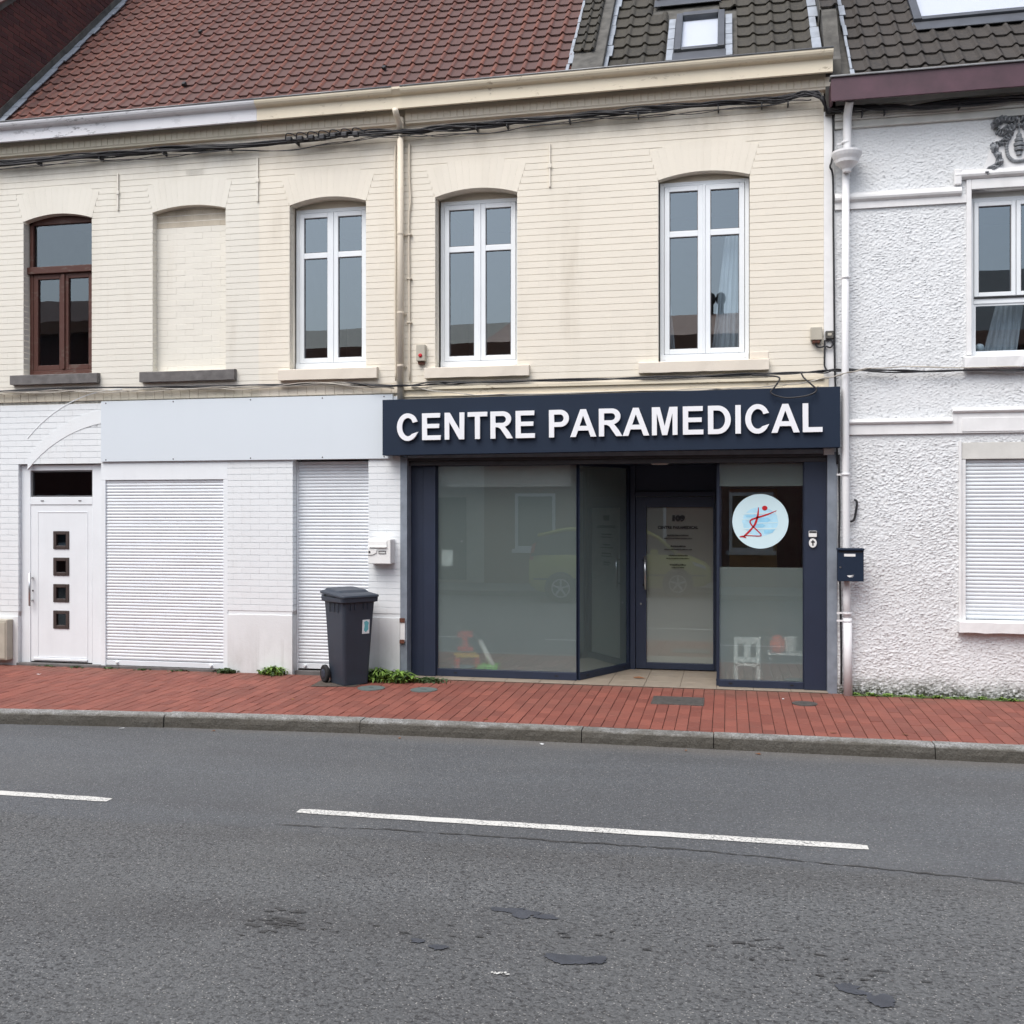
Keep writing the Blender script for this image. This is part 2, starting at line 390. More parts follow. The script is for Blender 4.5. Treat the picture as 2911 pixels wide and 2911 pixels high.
M['joint'] = simple('dark_joint_sand', (0.070, 0.056, 0.045), 0.95, 0, 0.3, 20, 80, 0.5)
M['granite'] = mat_granite('granite')
M['road_paint'] = mat_roadpaint('worn_white_road_paint')
M['tar'] = simple('dark_bitumen', (0.052, 0.056, 0.066), 0.6, 0, 0.2, 12, 120, 0.4)
M['tar_rough'] = simple('black_oil_stain', (0.046, 0.045, 0.044), 0.65, 0, 0.5, 40, 120, 0.5)
M['beige_tile'] = simple('beige_floor_tile', (0.27, 0.225, 0.175), 0.45, 0, 0.12, 6)
M['iron'] = simple('weathered_cast_iron', (0.085, 0.078, 0.072), 0.65, 0.3, 0.3, 20, 90, 0.4)
M['iron_green'] = simple('grey_green_iron_cover', (0.125, 0.155, 0.150), 0.55, 0.2, 0.2, 20, 90, 0.3)
M['pipe_cream'] = mat_worn_paint('cream_pipe_paint', (0.66, 0.59, 0.48), (0.42, 0.33, 0.24), 0.62)
M['pipe_white'] = mat_worn_paint('white_pipe_paint', (0.72, 0.72, 0.725), (0.34, 0.29, 0.23), 0.66)
M['cable'] = simple('black_cable', (0.014, 0.014, 0.017), 0.55, 0, 0.3, 10)
M['cable_grey'] = simple('pale_grey_cable', (0.40, 0.37, 0.32), 0.6)
M['bin'] = simple('anthracite_bin_plastic', (0.027, 0.036, 0.052), 0.48, 0, 0.10, 4, 150, 0.12)
M['bin_lid'] = simple('anthracite_lid_plastic', (0.032, 0.041, 0.057), 0.45, 0, 0.10, 4, 150, 0.10)
M['rubber'] = simple('black_rubber', (0.012, 0.012, 0.013), 0.8)
M['sticker'] = simple('white_sticker', (0.70, 0.72, 0.72), 0.5)
M['teal'] = simple('teal_print', (0.13, 0.42, 0.46), 0.5)
M['print_black'] = simple('black_print', (0.012, 0.012, 0.012), 0.5)
M['print_red'] = simple('red_print', (0.50, 0.010, 0.018), 0.45)
M['logo_disc'] = simple('pale_blue_vinyl', (0.62, 0.80, 0.84), 0.4, 0, 0.03, 2)
M['logo_blue'] = simple('sky_blue_print', (0.30, 0.62, 0.82), 0.4, 0, 0.1, 12)
M['logo_blue2'] = simple('pale_sky_blue_print', (0.44, 0.72, 0.86), 0.4, 0, 0.1, 12)
M['leaf'] = simple('weed_leaf', (0.155, 0.265, 0.045), 0.6, 0, 0.40, 14)
M['leaf_dark'] = simple('dark_weed_leaf', (0.040, 0.075, 0.018), 0.6, 0, 0.4, 14)
M['moss'] = simple('green_moss', (0.070, 0.095, 0.028), 0.9, 0, 0.5, 30, 90, 0.6)
M['dry_leaf'] = simple('dry_leaf', (0.20, 0.085, 0.035), 0.8)
M['grey_plastic'] = simple('pale_grey_plastic_box', (0.42, 0.39, 0.32), 0.6)
M['relief'] = simple('grey_painted_relief', (0.25, 0.265, 0.28), 0.75, 0, 0.30, 14, 40, 0.5)
M['white_plastic'] = simple('white_plastic', (0.78, 0.78, 0.76), 0.4, 0, 0.03)
M['red_plastic'] = simple('red_plastic', (0.55, 0.03, 0.02), 0.4)
M['yellow_plastic'] = simple('yellow_plastic', (0.70, 0.50, 0.05), 0.4)
M['green_plastic'] = simple('lime_green_plastic', (0.10, 0.65, 0.05), 0.4)
M['orange_plastic'] = simple('orange_plastic', (0.75, 0.10, 0.02), 0.4)
M['wood_pale'] = simple('pale_wood', (0.30, 0.20, 0.09), 0.6)
M['car_paint'] = simple('yellow_green_car_paint', (0.42, 0.40, 0.06), 0.25, 0.0, 0.03)
M['car_dark'] = simple('dark_car_trim', (0.02, 0.02, 0.022), 0.35)
M['alloy'] = simple('wheel_alloy', (0.5, 0.5, 0.5), 0.35, 0.8)
M['lamp_lens'] = simple('headlight_lens', (0.7, 0.72, 0.75), 0.15)
M['fascia_orange'] = simple('orange_brown_fascia', (0.30, 0.14, 0.08), 0.6)
M['slate'] = simple('grey_slate_roof', (0.06, 0.06, 0.065), 0.7)
M['opp_beige'] = simple('beige_render', (0.42, 0.38, 0.32), 0.8)
M['pave_opp'] = simple('grey_opposite_pavement', (0.17, 0.16, 0.15), 0.85)

# ------------------------------------------------------------------ mesh helpers
WLOC = {}
def setpar(o, p):
    if p is None: return
    o.parent = p
    o.matrix_parent_inverse = Matrix.Translation(-WLOC.get(p.name, Vector((0, 0, 0))))

def empty(name, loc, label, cat, group=None):
    o = bpy.data.objects.new(name, None); COL.objects.link(o)
    o.location = loc; o.empty_display_size = 0.2
    WLOC[o.name] = Vector(loc)
    o['label'] = label; o['category'] = cat
    if group: o['group'] = group
    return o

def tag(o, label, cat, group=None):
    o['label'] = label; o['category'] = cat
    if group: o['group'] = group
    return o

def struct(o):
    o['kind'] = 'structure'; return o

def link_mesh(name, me, mat, parent=None, smooth=False, bevel=0.0, segs=2):
    o = bpy.data.objects.new(name, me); COL.objects.link(o)
    if mat is not None and not me.materials: me.materials.append(mat)
    if smooth:
        for p in me.polygons: p.use_smooth = True
    if bevel > 0:
        md = o.modifiers.new('bevel', 'BEVEL'); md.width = bevel; md.segments = segs
        md.limit_method = 'ANGLE'; md.angle_limit = R(35)
    setpar(o, parent); WLOC[o.name] = Vector((0, 0, 0))
    return o

class MB:
    def __init__(s): s.v = []; s.f = []
    def add(s, vs, fs):
        b = len(s.v); s.v += [tuple(v) for v in vs]; s.f += [tuple(i+b for i in f) for f in fs]; return s
    def box(s, x0, x1, y0, y1, z0, z1):
        return s.add([(x0,y0,z0),(x1,y0,z0),(x1,y1,z0),(x0,y1,z0),(x0,y0,z1),(x1,y0,z1),(x1,y1,z1),(x0,y1,z1)],
                     [(0,3,2,1),(4,5,6,7),(0,1,5,4),(1,2,6,5),(2,3,7,6),(3,0,4,7)])
    def prism_xz(s, poly, y0, y1):
        """polygon in x,z (counter-clockwise seen from -y) swept from y0 (front) to y1"""
        n = len(poly)
        return s.add([(x,y0,z) for x,z in poly]+[(x,y1,z) for x,z in poly],
                     [tuple(range(n)), tuple(range(2*n-1, n-1, -1))]+[(i, i+n, (i+1)%n+n, (i+1)%n) for i in range(n)])
    def prism_yz(s, poly, x0, x1):
        n = len(poly)
        return s.add([(x0,y,z) for y,z in poly]+[(x1,y,z) for y,z in poly],
                     [tuple(range(n)), tuple(range(2*n-1, n-1, -1))]+[(i, i+n, (i+1)%n+n, (i+1)%n) for i in range(n)])
    def prism_xy(s, poly, z0, z1):
        n = len(poly)
        return s.add([(x,y,z0) for x,y in poly]+[(x,y,z1) for x,y in poly],
                     [tuple(range(n-1,-1,-1)), tuple(range(n, 2*n))]+[(i, (i+1)%n, (i+1)%n+n, i+n) for i in range(n)])
    def tube(s, pts, r, n=8, caps=True):
        pts = [Vector(p) for p in pts]; m = len(pts); rings = []
        rad = r if isinstance(r, (list, tuple)) else [r]*m
        up = Vector((0, 0, 1)); prev = None
        for i, p in enumerate(pts):
            t = (pts[min(i+1, m-1)]-pts[max(i-1, 0)])
            t = t.normalized() if t.length > 1e-9 else Vector((1, 0, 0))
            if prev is None:
                a = t.cross(up)
                if a.length < 1e-4: a = t.cross(Vector((0, 1, 0)))
                a.normalize()
            else:
                a = (prev - t*prev.dot(t)).normalized()
            b = t.cross(a); prev = a
            rings.append([p + (a*math.cos(2*math.pi*k/n)+b*math.sin(2*math.pi*k/n))*rad[i] for k in range(n)])
        vs = [v for rg in rings for v in rg]; fs = []
        for i in range(m-1):
            for k in range(n):
                k2 = (k+1) % n
                fs.append((i*n+k, i*n+k2, (i+1)*n+k2, (i+1)*n+k))
        if caps: fs += [tuple(range(n-1, -1, -1)), tuple(range((m-1)*n, m*n))]
        return s.add(vs, fs)
    def lathe(s, prof, c, axis='z', n=20):
        """profile [(radius, height)] round an axis through c"""
        vs = []; m = len(prof)
        for r, h in prof:
            for k in range(n):
                a = 2*math.pi*k/n; u, w = r*math.cos(a), r*math.sin(a)
                if axis == 'z': vs.append((c[0]+u, c[1]+w, c[2]+h))
                elif axis == 'y': vs.append((c[0]+u, c[1]+h, c[2]-w))
                else: vs.append((c[0]+h, c[1]+u, c[2]+w))
        fs = [(i*n+k, i*n+(k+1)%n, (i+1)*n+(k+1)%n, (i+1)*n+k) for i in range(m-1) for k in range(n)]
        fs += [tuple(range(n-1, -1, -1)), tuple(range((m-1)*n, m*n))]
        return s.add(vs, fs)
    def xform(s, mat):
        s.v = [tuple(mat @ Vector(v)) for v in s.v]; return s
    def mesh(s, name):
        me = bpy.data.meshes.new(name); me.from_pydata(s.v, [], s.f); me.validate(); return me
    def build(s, name, mat, parent=None, smooth=False, bevel=0.0, segs=2, fix=False):
        me = s.mesh(name)
        if fix:
            bm = bmesh.new(); bm.from_mesh(me); bmesh.ops.recalc_face_normals(bm, faces=bm.faces); bm.to_mesh(me); bm.free()
        return link_mesh(name, me, mat, parent, smooth, bevel, segs)

def box(name, mat, parent, x0, x1, y0, y1, z0, z1, bevel=0.0):
    return MB().box(x0, x1, y0, y1, z0, z1).build(name, mat, parent, bevel=bevel)

def curve_mesh(name, splines, depth):
    """filled 2D outline(s) (x,z) with holes, extruded: returns mesh with x,z in plane and y in [-depth/2, depth/2]"""
    cu = bpy.data.curves.new(name, 'CURVE'); cu.dimensions = '2D'; cu.fill_mode = 'BOTH'; cu.extrude = depth/2
    for pts in splines:
        sp = cu.splines.new('POLY'); sp.points.add(len(pts)-1)
        for p, (x, z) in zip(sp.points, pts): p.co = (x, z, 0, 1)
        sp.use_cyclic_u = True
    ob = bpy.data.objects.new(name, cu)
    COL.objects.link(ob)
    me = bpy.data.meshes.new_from_object(ob)
    bpy.data.objects.remove(ob); bpy.data.curves.remove(cu)
    n = len(me.vertices); co = np.empty(n*3, np.float32); me.vertices.foreach_get('co', co)
    co = co.reshape(-1, 3); co = np.stack([co[:, 0], -co[:, 2], co[:, 1]], 1)
    me.vertices.foreach_set('co', co.ravel()); me.update()
    bm = bmesh.new(); bm.from_mesh(me)
    bmesh.ops.remove_doubles(bm, verts=bm.verts, dist=1e-5)
    bmesh.ops.recalc_face_normals(bm, faces=bm.faces); bm.to_mesh(me); bm.free()
    me.materials.clear()
    return me

def slab(name, outer, holes, y0, y1, mat, parent):
    me = curve_mesh(name, [outer]+holes, y1-y0)
    for v in me.vertices: v.co.y += (y0+y1)/2
    return link_mesh(name, me, mat, parent)

def rect(x0, x1, z0, z1): return [(x0, z0), (x1, z0), (x1, z1), (x0, z1)]

def catmull(pts, per=8):
    P = [Vector(p) for p in pts]; out = []
    for i in range(len(P)-1):
        p0, p1, p2, p3 = P[max(i-1, 0)], P[i], P[i+1], P[min(i+2, len(P)-1)]
        for k in range(per):
            t = k/per
            out.append(0.5*((2*p1)+(-p0+p2)*t+(2*p0-5*p1+4*p2-p3)*t*t+(-p0+3*p1-3*p2+p3)*t*t*t))
    out.append(P[-1]); return out

CAMP = Vector((0, -11.2, 1.9)); TH = R(11.9)
def visible_rank(p):
    """distance from the camera, large when outside the picture"""
    d = Vector(p)-CAMP
    l = -math.sin(TH)*d.x+math.cos(TH)*d.y; r = math.cos(TH)*d.x+math.sin(TH)*d.y
    if l < 0.1: return 1e6
    return l + (0 if abs(r/l) < 0.495 and abs(d.z/l) < 0.495 else 1e4)

# ------------------------------------------------------------------ brick / tile / paver makers
def cbox_front(mb, x0, x1, y0, y1, z0, z1, c=0.003):
    """box whose front (y0) face has chamfered edges; back left open"""
    mb.add([(x0,y1,z0),(x1,y1,z0),(x1,y1,z1),(x0,y1,z1),
            (x0,y0+c,z0),(x1,y0+c,z0),(x1,y0+c,z1),(x0,y0+c,z1),
            (x0+c,y0,z0+c),(x1-c,y0,z0+c),(x1-c,y0,z1-c),(x0+c,y0,z1-c)],
           [(8,9,10,11),(4,5,9,8),(5,6,10,9),(6,7,11,10),(7,4,8,11),
            (0,1,5,4),(1,2,6,5),(2,3,7,6),(3,0,4,7)])
def cbox_top(mb, x0, x1, y0, y1, z0, z1, c=0.003):
    mb.add([(x0,y0,z0),(x1,y0,z0),(x1,y1,z0),(x0,y1,z0),
            (x0,y0,z1-c),(x1,y0,z1-c),(x1,y1,z1-c),(x0,y1,z1-c),
            (x0+c,y0+c,z1),(x1-c,y0+c,z1),(x1-c,y1-c,z1),(x0+c,y1-c,z1)],
           [(8,9,10,11),(4,5,9,8),(5,6,10,9),(6,7,11,10),(7,4,8,11),
            (0,1,5,4),(1,2,6,5),(2,3,7,6),(3,0,4,7)])

MESHES = {}
def shared(key, fn, mat):
    if key not in MESHES:
        mb = MB(); fn(mb); me = mb.mesh(key); me.materials.append(mat); MESHES[key] = me
    return MESHES[key]

def inst(name, me, parent, loc, rot=(0, 0, 0), scale=(1, 1, 1)):
    o = bpy.data.objects.new(name, me); COL.objects.link(o)
    o.location = loc; o.rotation_euler = rot; o.scale = scale
    setpar(o, parent); WLOC[o.name] = Vector(loc); return o

def lay_bricks(pieces, parent, mat, hgt, y_front, depth, rotz=0.0, base=(0, 0, 0), nmax=300, name='brick', chamfer=0.0012, jit=0.0005):
    """pieces = [(u0, u1, zmid)]; the ones that show largest become objects, the rest one mesh"""
    rot = Matrix.Rotation(rotz, 4, 'Z'); basev = Vector(base)
    items = []
    rnd = random.Random(len(pieces)*13+5)
    for (u0, u1, zm) in pieces:
        dy = rnd.uniform(-jit, jit)
        loc = basev + rot @ Vector(((u0+u1)/2, y_front+dy, zm))
        items.append((visible_rank(loc), loc, u1-u0))
    items.sort(key=lambda t: t[0])
    rest = MB()
    for i, (rk, loc, w) in enumerate(items):
        if i < nmax and rk < 1e4:
            wr = round(w/0.01)*0.01
            if wr < 0.02: wr = 0.02
            me = shared('%s_%s_%.3f_%.3f' % (name, mat.name, wr, hgt),
                        lambda mb: cbox_front(mb, -wr/2, wr/2, 0, depth, -hgt/2, hgt/2, chamfer), mat)
            inst(name, me, parent, loc, (0, 0, rotz), (w/wr, 1, 1))
        else:
            t = MB(); cbox_front(t, -w/2, w/2, 0, depth, -hgt/2, hgt/2, chamfer)
            mm = Matrix.Translation(loc) @ rot
            rest.add([mm @ Vector(v) for v in t.v], t.f)
    if rest.v:
        o = rest.build(name+'_field', mat, parent); o['kind'] = 'stuff'

class Arch:
    """segmental arch over an opening"""
    def __init__(s, x0, x1, spring, rise=0.075, ring=0.33):
        s.x0, s.x1, s.spring, s.rise, s.ring = x0, x1, spring, rise, ring
        w = x1-x0; s.cx = (x0+x1)/2
        s.r = (w*w/4+rise*rise)/(2*rise); s.cz = spring+rise-s.r
        s.a = math.asin(w/2/s.r); s.ro = s.r+ring
    def hw(s, zlo, zhi):
        zm = (zlo+zhi)/2
        if zm < s.spring: return (s.x1-s.x0)/2
        zend = s.cz+s.ro*math.cos(s.a)
        if zm < zend: return (zm-s.cz)*math.tan(s.a)
        q = s.ro**2-(zhi-s.cz)**2
        return math.sqrt(q) if q > 0 else 0.0
    def outline(s, z0, n=12, grow=0.0):
        pts = [(s.x0-grow, z0), (s.x1+grow, z0)]
        for k in range(n+1):
            t = s.a*(1-2*k/n); rr = s.r+grow
            pts.append((s.cx+rr*math.sin(t)*(1+grow/ (s.x1-s.x0)), s.cz+rr*math.cos(t)))
        return pts
    def voussoirs(s, parent, mat, y0, y1, n=14):
        for k in range(n):
            t0 = s.a*(-1+2*k/n)+0.0002; t1 = s.a*(-1+2*(k+1)/n)-0.0002
            mb = MB()
            p = [(s.cx+q*math.sin(t), s.cz+q*math.cos(t)) for q, t in ((s.r-0.002, t0), (s.r-0.002, t1), (s.ro, t1), (s.ro, t0))]
            mb.prism_xz(p, y0+random.uniform(-0.0003, 0.0003), y1).build('arch_brick', mat, parent)

def wall_courses(x0, x1, z0, z1, excl, course, length, gap=0.003, off=0.0):
    out = []
    k = 0; z = z0
    while z + course*0.6 <= z1:
        zt = min(z+course, z1)
        ivs = [(x0, x1)]
        for (a, b) in excl(z, zt):
            nv = []
            for (p, q) in ivs:
                if b <= p or a >= q: nv.append((p, q)); continue
                if a > p: nv.append((p, a))
                if b < q: nv.append((b, q))
            ivs = nv
        o = off+(length/2 if k % 2 else 0.0)
        for (p, q) in ivs:
            n0 = math.floor((p-o)/length); xs = [p]
            t = o+(n0+1)*length
            while t < q-1e-6:
                if t-xs[-1] > 0.045 and q-t > 0.045: xs.append(t)
                t += length
            xs.append(q)
            for a, b in zip(xs[:-1], xs[1:]):
                out.append((a+gap/2 if a > p else a, b-gap/2 if b < q else b, (z+zt)/2))
        k += 1; z += course
    return out

# pan-tile: flat pan with a roll on its right side, open at the head
def pantile(mb, w, L, thick=0.016, lift=0.030, roll=0.030):
    prof = [(0.0, 0.012), (0.06, 0.004), (0.16, 0.0), (0.45, -0.003), (0.66, 0.0), (0.73, 0.010), (0.79, 0.022), (0.86, 0.030), (0.94, 0.024), (1.0, 0.012), (1.04, 0.002)]
    prof = [(u*w, z*roll/0.030) for u, z in prof]
    n = len(prof); vs = []
    for (yy, dz) in ((0.0, lift), (L, 0.004)):
        for (u, z) in prof: vs.append((u, yy + (0.006 if 0.25*w < u < 0.55*w and yy == 0 else 0), z+dz))
    for (u, z) in prof: vs.append((u, 0.002, z+lift-thick-0.006))
    fs = [(i, i+1, n+i+1, n+i) for i in range(n-1)] + [(2*n+i, 2*n+i+1, i+1, i) for i in range(n-1)]
    mb.add(vs, fs)
    return n

def tile_roof(parent, x0, x1, y0, z0, tan, s0, rows, pitch, gauge, mat, skip=None, nmax=300, roll=None):
    ang = math.atan(tan); ca, sa = math.cos(ang), math.sin(ang)
    def cut(mb): pantile(mb, pitch, gauge+0.05)
    me = shared('tile_%s' % mat.name, cut, mat)
    isroll = [(k % 10) >= 4 for k in range(20)]
    if roll is not None and len(me.materials) == 1:
        me.materials.append(roll)
        for k, q in enumerate(me.polygons): q.material_index = 1 if isroll[k] else 0
    items = []
    ncol = int(round((x1-x0)/pitch)); pw = (x1-x0)/ncol
    rnd = random.Random(int(abs(x0)*100))
    for r in range(rows):
        for c in range(ncol):
            s = s0+r*gauge; x = x0+c*pw
            if skip and skip(x+pw/2, s+gauge/2): continue
            loc = Vector((x+rnd.uniform(-.003, .003), y0+s*ca, z0+s*sa))
            items.append((visible_rank(loc), loc, rnd.uniform(-0.012, 0.012), rnd.uniform(-0.018, 0.018)))
    items.sort(key=lambda t: t[0])
    rest = MB(); t0 = MB(); cut(t0)
    for i, (rk, loc, ra, rb) in enumerate(items):
        if i < nmax and rk < 1e4:
            inst('roof_tile', me, parent, loc, (ang+ra, rb, 0), (pw/pitch, 1, 1))
        else:
            mm = Matrix.Translation(loc) @ Matrix.Rotation(rb, 4, 'Y') @ Matrix.Rotation(ang+ra, 4, 'X')
            rest.add([mm @ Vector(v) for v in t0.v], t0.f)
    if rest.v:
        o = rest.build('roof_tile_field', mat, parent); o['kind'] = 'stuff'
        if roll is not None:
            o.data.materials.append(roll)
            for k, q in enumerate(o.data.polygons): q.material_index = 1 if isroll[k % 20] else 0

# ------------------------------------------------------------------ ground, road, kerb, pavement
ZR = -0.15
box_g = MB().add([(-900,-900,-0.30),(900,-900,-0.30),(900,900,-0.30),(-900,900,-0.30)], [(0,1,2,3)]).build('ground', M['ground'])
struct(box_g)
KP = [(-40,-4.6),(-14,-3.3),(-9.5,-2.85),(-6.9,-2.53),(-5.1,-2.34),(-3.4,-2.23),(-1.7,-2.19),(60,-2.16)]
def yk(x):
    for (a, b), (c, d) in zip(KP[:-1], KP[1:]):
        if a <= x <= c: return b+(d-b)*(x-a)/(c-a)
    return KP[-1][1]
def zs(y): return 0.015*y
road = MB()
xs = [-60,-40,-25,-14,-12,-9.5,-8,-6.9,-6,-5.1,-4.2,-3.4,-1.7,0,2,4,8,20,40,60]
vs_, fs_ = [], []
for i, x in enumerate(xs):
    vs_ += [(x, -12.9, ZR), (x, yk(max(-40, x))+0.05, ZR)]
    if i: fs_.append((2*i-2, 2*i, 2*i+1, 2*i-1))
road = road.add(vs_, fs_).build('road', M['asphalt']); struct(road)

def strip(name, mat, parent, pts, w, z, wob=0.0, taper=False):
    """flat ribbon on the road along pts [(x,y)]"""
    mb = MB(); n = len(pts); L = []; Rr = []
    for i, (x, y) in enumerate(pts):
        a = Vector(pts[max(i-1, 0)]); b = Vector(pts[min(i+1, n-1)]); d = (b-a).normalized(); nn = Vector((-d.y, d.x))
        ww = w*(1+random.uniform(-wob, wob))/2
        if taper and i in (0, n-1): ww = 0.001
        L.append((x+nn.x*ww, y+nn.y*ww, z)); Rr.append((x-nn.x*ww, y-nn.y*ww, z))
    mb.add(L+Rr, [(i, n+i, n+i+1, i+1) for i in range(n-1)])
    return mb.build(name, mat, parent)

def dash(x0, x1, y, w=0.098):
    mb = MB(); n = 40; c = 0.010
    top = []; bot = []
    for i in range(n+1):
        x = x0+(x1-x0)*i/n
        e = 0.003*math.sin(i*1.7)+random.uniform(-.0025, .0025)
        k = c if i in (0, n) else 0.0
        top.append((x, y+w/2-k+e, ZR+0.004)); bot.append((x, y-w/2+k+e*0.6, ZR+0.004))
    mb.add(top+bot, [(i, n+1+i, n+2+i, i+1) for i in range(n)])
    o = mb.build('road_marking', M['road_paint'], road); return o
YL = -4.635
dash(-2.88, 0.838, YL); dash(-8.3, -4.30, YL-0.03); dash(4.6, 8.2, YL)
# open joint between the two lanes, wandering a little
random.seed(11)
cr = []
for i in range(130):
    x = -2.9+i*0.045
    y = -4.90-0.06*max(0, -x-2.0)-0.105*max(0, x+0.2)+0.018*mnoise.noise(Vector((x*2.5, 0, 3)))+0.012*mnoise.noise(Vector((x*11, 4, 3)))+random.uniform(-.009, .009)
    cr.append((x, y))
strip('joint_crack', M['tar_rough'], road, cr, 0.015, ZR+0.0035, 0.95, True)

def blotch(name, mat, cx, cy, rx, ry, z, seed, n=44, rough=0.25):
    rnd = random.Random(seed); mb = MB(); ph = [rnd.uniform(0, 6.28) for _ in range(5)]
    ring = []
    for k in range(n):
        a = 2*math.pi*k/n
        q = 1+rough*sum(math.sin((j+2)*a+ph[j])/(j+2) for j in range(5))
        q *= 1+rough*0.55*mnoise.noise(Vector((math.cos(a)*5+seed, math.sin(a)*5, seed*1.7)))+rnd.uniform(-.05, .05)
        ring.append((cx+rx*q*math.cos(a), cy+ry*q*math.sin(a), z))
    mb.add([(cx, cy, z)]+ring, [(0, 1+k, 1+(k+1) % n) for k in range(n)])
    return mb.build(name, mat, road)
# pixel-independent road positions (metres)
TAR = [(-1.108,-6.05,.085,.035,1),(-1.015,-6.085,.065,.050,2),(-0.900,-6.098,.050,.036,3),(-0.70,-6.56,.115,.055,4),(-0.595,-6.545,.05,.045,14),
       (0.508,-6.597,.055,.045,5),(0.63,-6.684,.065,.050,6),(-1.45,-6.51,.030,.028,7),(-1.332,-6.56,.038,.032,8),(0.565,-6.63,.03,.02,9)]
for (x, y, rx, ry, sd) in TAR: blotch('tar_patch', M['tar'], x, y, rx, ry, ZR+0.004+0.0002*sd, sd, rough=0.35)
rnd = random.Random(5)
for k in range(26):
    a = rnd.gauss(0, 1); b = rnd.gauss(0, 1)
    blotch('oil_stain', M['tar_rough'], -2.21+a*0.075, -6.43+b*0.06, rnd.uniform(.012, .05), rnd.uniform(.006, .018), ZR+0.0032+k*0.00003, 40+k, 12, 0.6)
for k, (cx, cy, sp) in enumerate([(-1.6,-6.40,.22),(0.28,-6.3,.20),(0.55,-6.45,.12),(-0.5,-6.3,.3)]):
    for j in range(9):
        blotch('oil_stain', M['tar_rough'], cx+rnd.gauss(0, sp), cy+rnd.gauss(0, sp*0.3), rnd.uniform(.008, .03), rnd.uniform(.004, .010), ZR+0.0045+(k*9+j)*0.00003, 90+k*9+j, 10, 0.7)
for k in range(5):
    blotch('paint_drop', M['road_paint'], -1.02+k*0.016, -6.766+rnd.uniform(-.012, .012), .012, .008, ZR+0.0055+k*0.0001, 200+k, 10)

# granite kerb
kerb = empty('kerb', (-1, -2.1, ZR), 'grey granite kerb', 'kerb'); struct(kerb); del kerb['category']
KJ = [-40,-25,-16,-12.6,-11.0,-9.1,-7.15,-5.25,-3.33,-1.27,-0.12,1.68,3.5,5.4,7.3,20,40]
for a, b in zip(KJ[:-1], KJ[1:]):
    a2, b2 = a+0.004, b-0.004
    nseg = max(2, min(24, int((b2-a2)/0.08))); mb = MB(); vs_ = []; fs_ = []
    rnd = random.Random(int(a*100)); dz = rnd.uniform(-.005, .005); dy = rnd.uniform(-.006, .006)
    for i in range(nseg+1):
        x = a2+(b2-a2)*i/nseg; y = yk(x)+dy
        def jt(s, q): return s*mnoise.noise(Vector((x*7+q*9.1, q*3.7, 1.3)))
        prof = [(y+jt(.006,1), ZR-0.05), (y+jt(.008,2), ZR+0.05+jt(.006,3)), (y+0.006+jt(.007,4), ZR+0.095+jt(.004,5)), (y+0.028+jt(.004,6), ZR+0.116+dz+jt(.003,7)),
                (y+0.09, ZR+0.119+dz+jt(.003,8)), (y+0.160, ZR+0.119+dz+jt(.002,9)), (y+0.165, ZR+0.10), (y+0.165, ZR-0.05)]
        vs_ += [(x, p, q) for p, q in prof]
    m = 8
    for i in range(nseg):
        for k in range(m-1): fs_.append((i*m+k, (i+1)*m+k, (i+1)*m+k+1, i*m+k+1))
    fs_ += [tuple(range(m-1, -1, -1)), tuple(range(nseg*m, nseg*m+m))]
    mb.add(vs_, fs_).build('kerb_stone', M['granite'], kerb, smooth=False, fix=True)

# pavement: bed and clay pavers
pv = MB(); vs_, fs_ = [], []
xs2 = [-60,-40,-14,-9.5,-6.9,-5.1,-3.4,-1.7,2,8,60]
for i, x in enumerate(xs2):
    vs_ += [(x, yk(max(x, -40))+0.10, -0.049), (x, 0.3, -0.008)]
    if i: fs_.append((2*i-2, 2*i, 2*i+1, 2*i-1))
pavement = pv.add(vs_, fs_).build('pavement', M['joint']); struct(pavement)
random.seed(3)
items = []
PW, PL = 0.109, 0.2185
i = 0; x = -10.6
while x < 5.6:
    yb = yk(x+PW/2)+0.170
    y = -0.012 if i % 2 else -0.012-PL/2
    segs = [] if i % 2 else [(-0.012-PL/2+0.0, -0.012)]
    while y > yb+0.02:
        y2 = max(yb, y-PL); segs.append((y2, y)); y = y2
    for (a, b) in segs:
        ym = (a+b)/2
        if (-2.05 > x > 99): continue
        items.append((visible_rank((x, ym, 0)), x+PW/2, ym, b-a))
    x += PW; i += 1
items.sort()
rest = MB(); tilt = math.atan(0.015)
GAPX, GAPY = 0.0046, 0.0056
for k, (rk, xm, ym, ln) in enumerate(items):
    dz = random.uniform(-.0022, .0022)
    ra, rb = random.uniform(-.008, .008), random.uniform(-.010, .010)
    z = zs(ym)+dz
    if k < 300 and rk < 1e4:
        lr = round(ln, 3) if ln > PL-0.002 else round(ln/0.02)*0.02
        lr = max(lr, 0.02)
        me = shared('paver_%.3f' % lr, lambda mb: cbox_top(mb, -PW/2+GAPX/2, PW/2-GAPX/2, -lr/2+GAPY/2, lr/2-GAPY/2, -0.04, 0.0, 0.003), M['paver'])
        inst('paver', me, pavement, (xm, ym, z), (tilt+ra, rb, 0), (1, ln/lr, 1))
    else:
        t = MB(); cbox_top(t, -PW/2+GAPX/2, PW/2-GAPX/2, -ln/2+GAPY/2, ln/2-GAPY/2, -0.04, 0.0, 0.003)
        mm = Matrix.Translation((xm, ym, z)) @ Matrix.Rotation(rb, 4, 'Y') @ Matrix.Rotation(tilt+ra, 4, 'X')
        rest.add([mm @ Vector(v) for v in t.v], t.f)
o = rest.build('paver_field', M['paver'], pavement); o['kind'] = 'stuff'
# far pavement on the photographer's side
box('opposite_pavement', M['pave_opp'], None, -60, 60, -15.6, -12.9, -0.16, -0.03)['kind'] = 'structure'

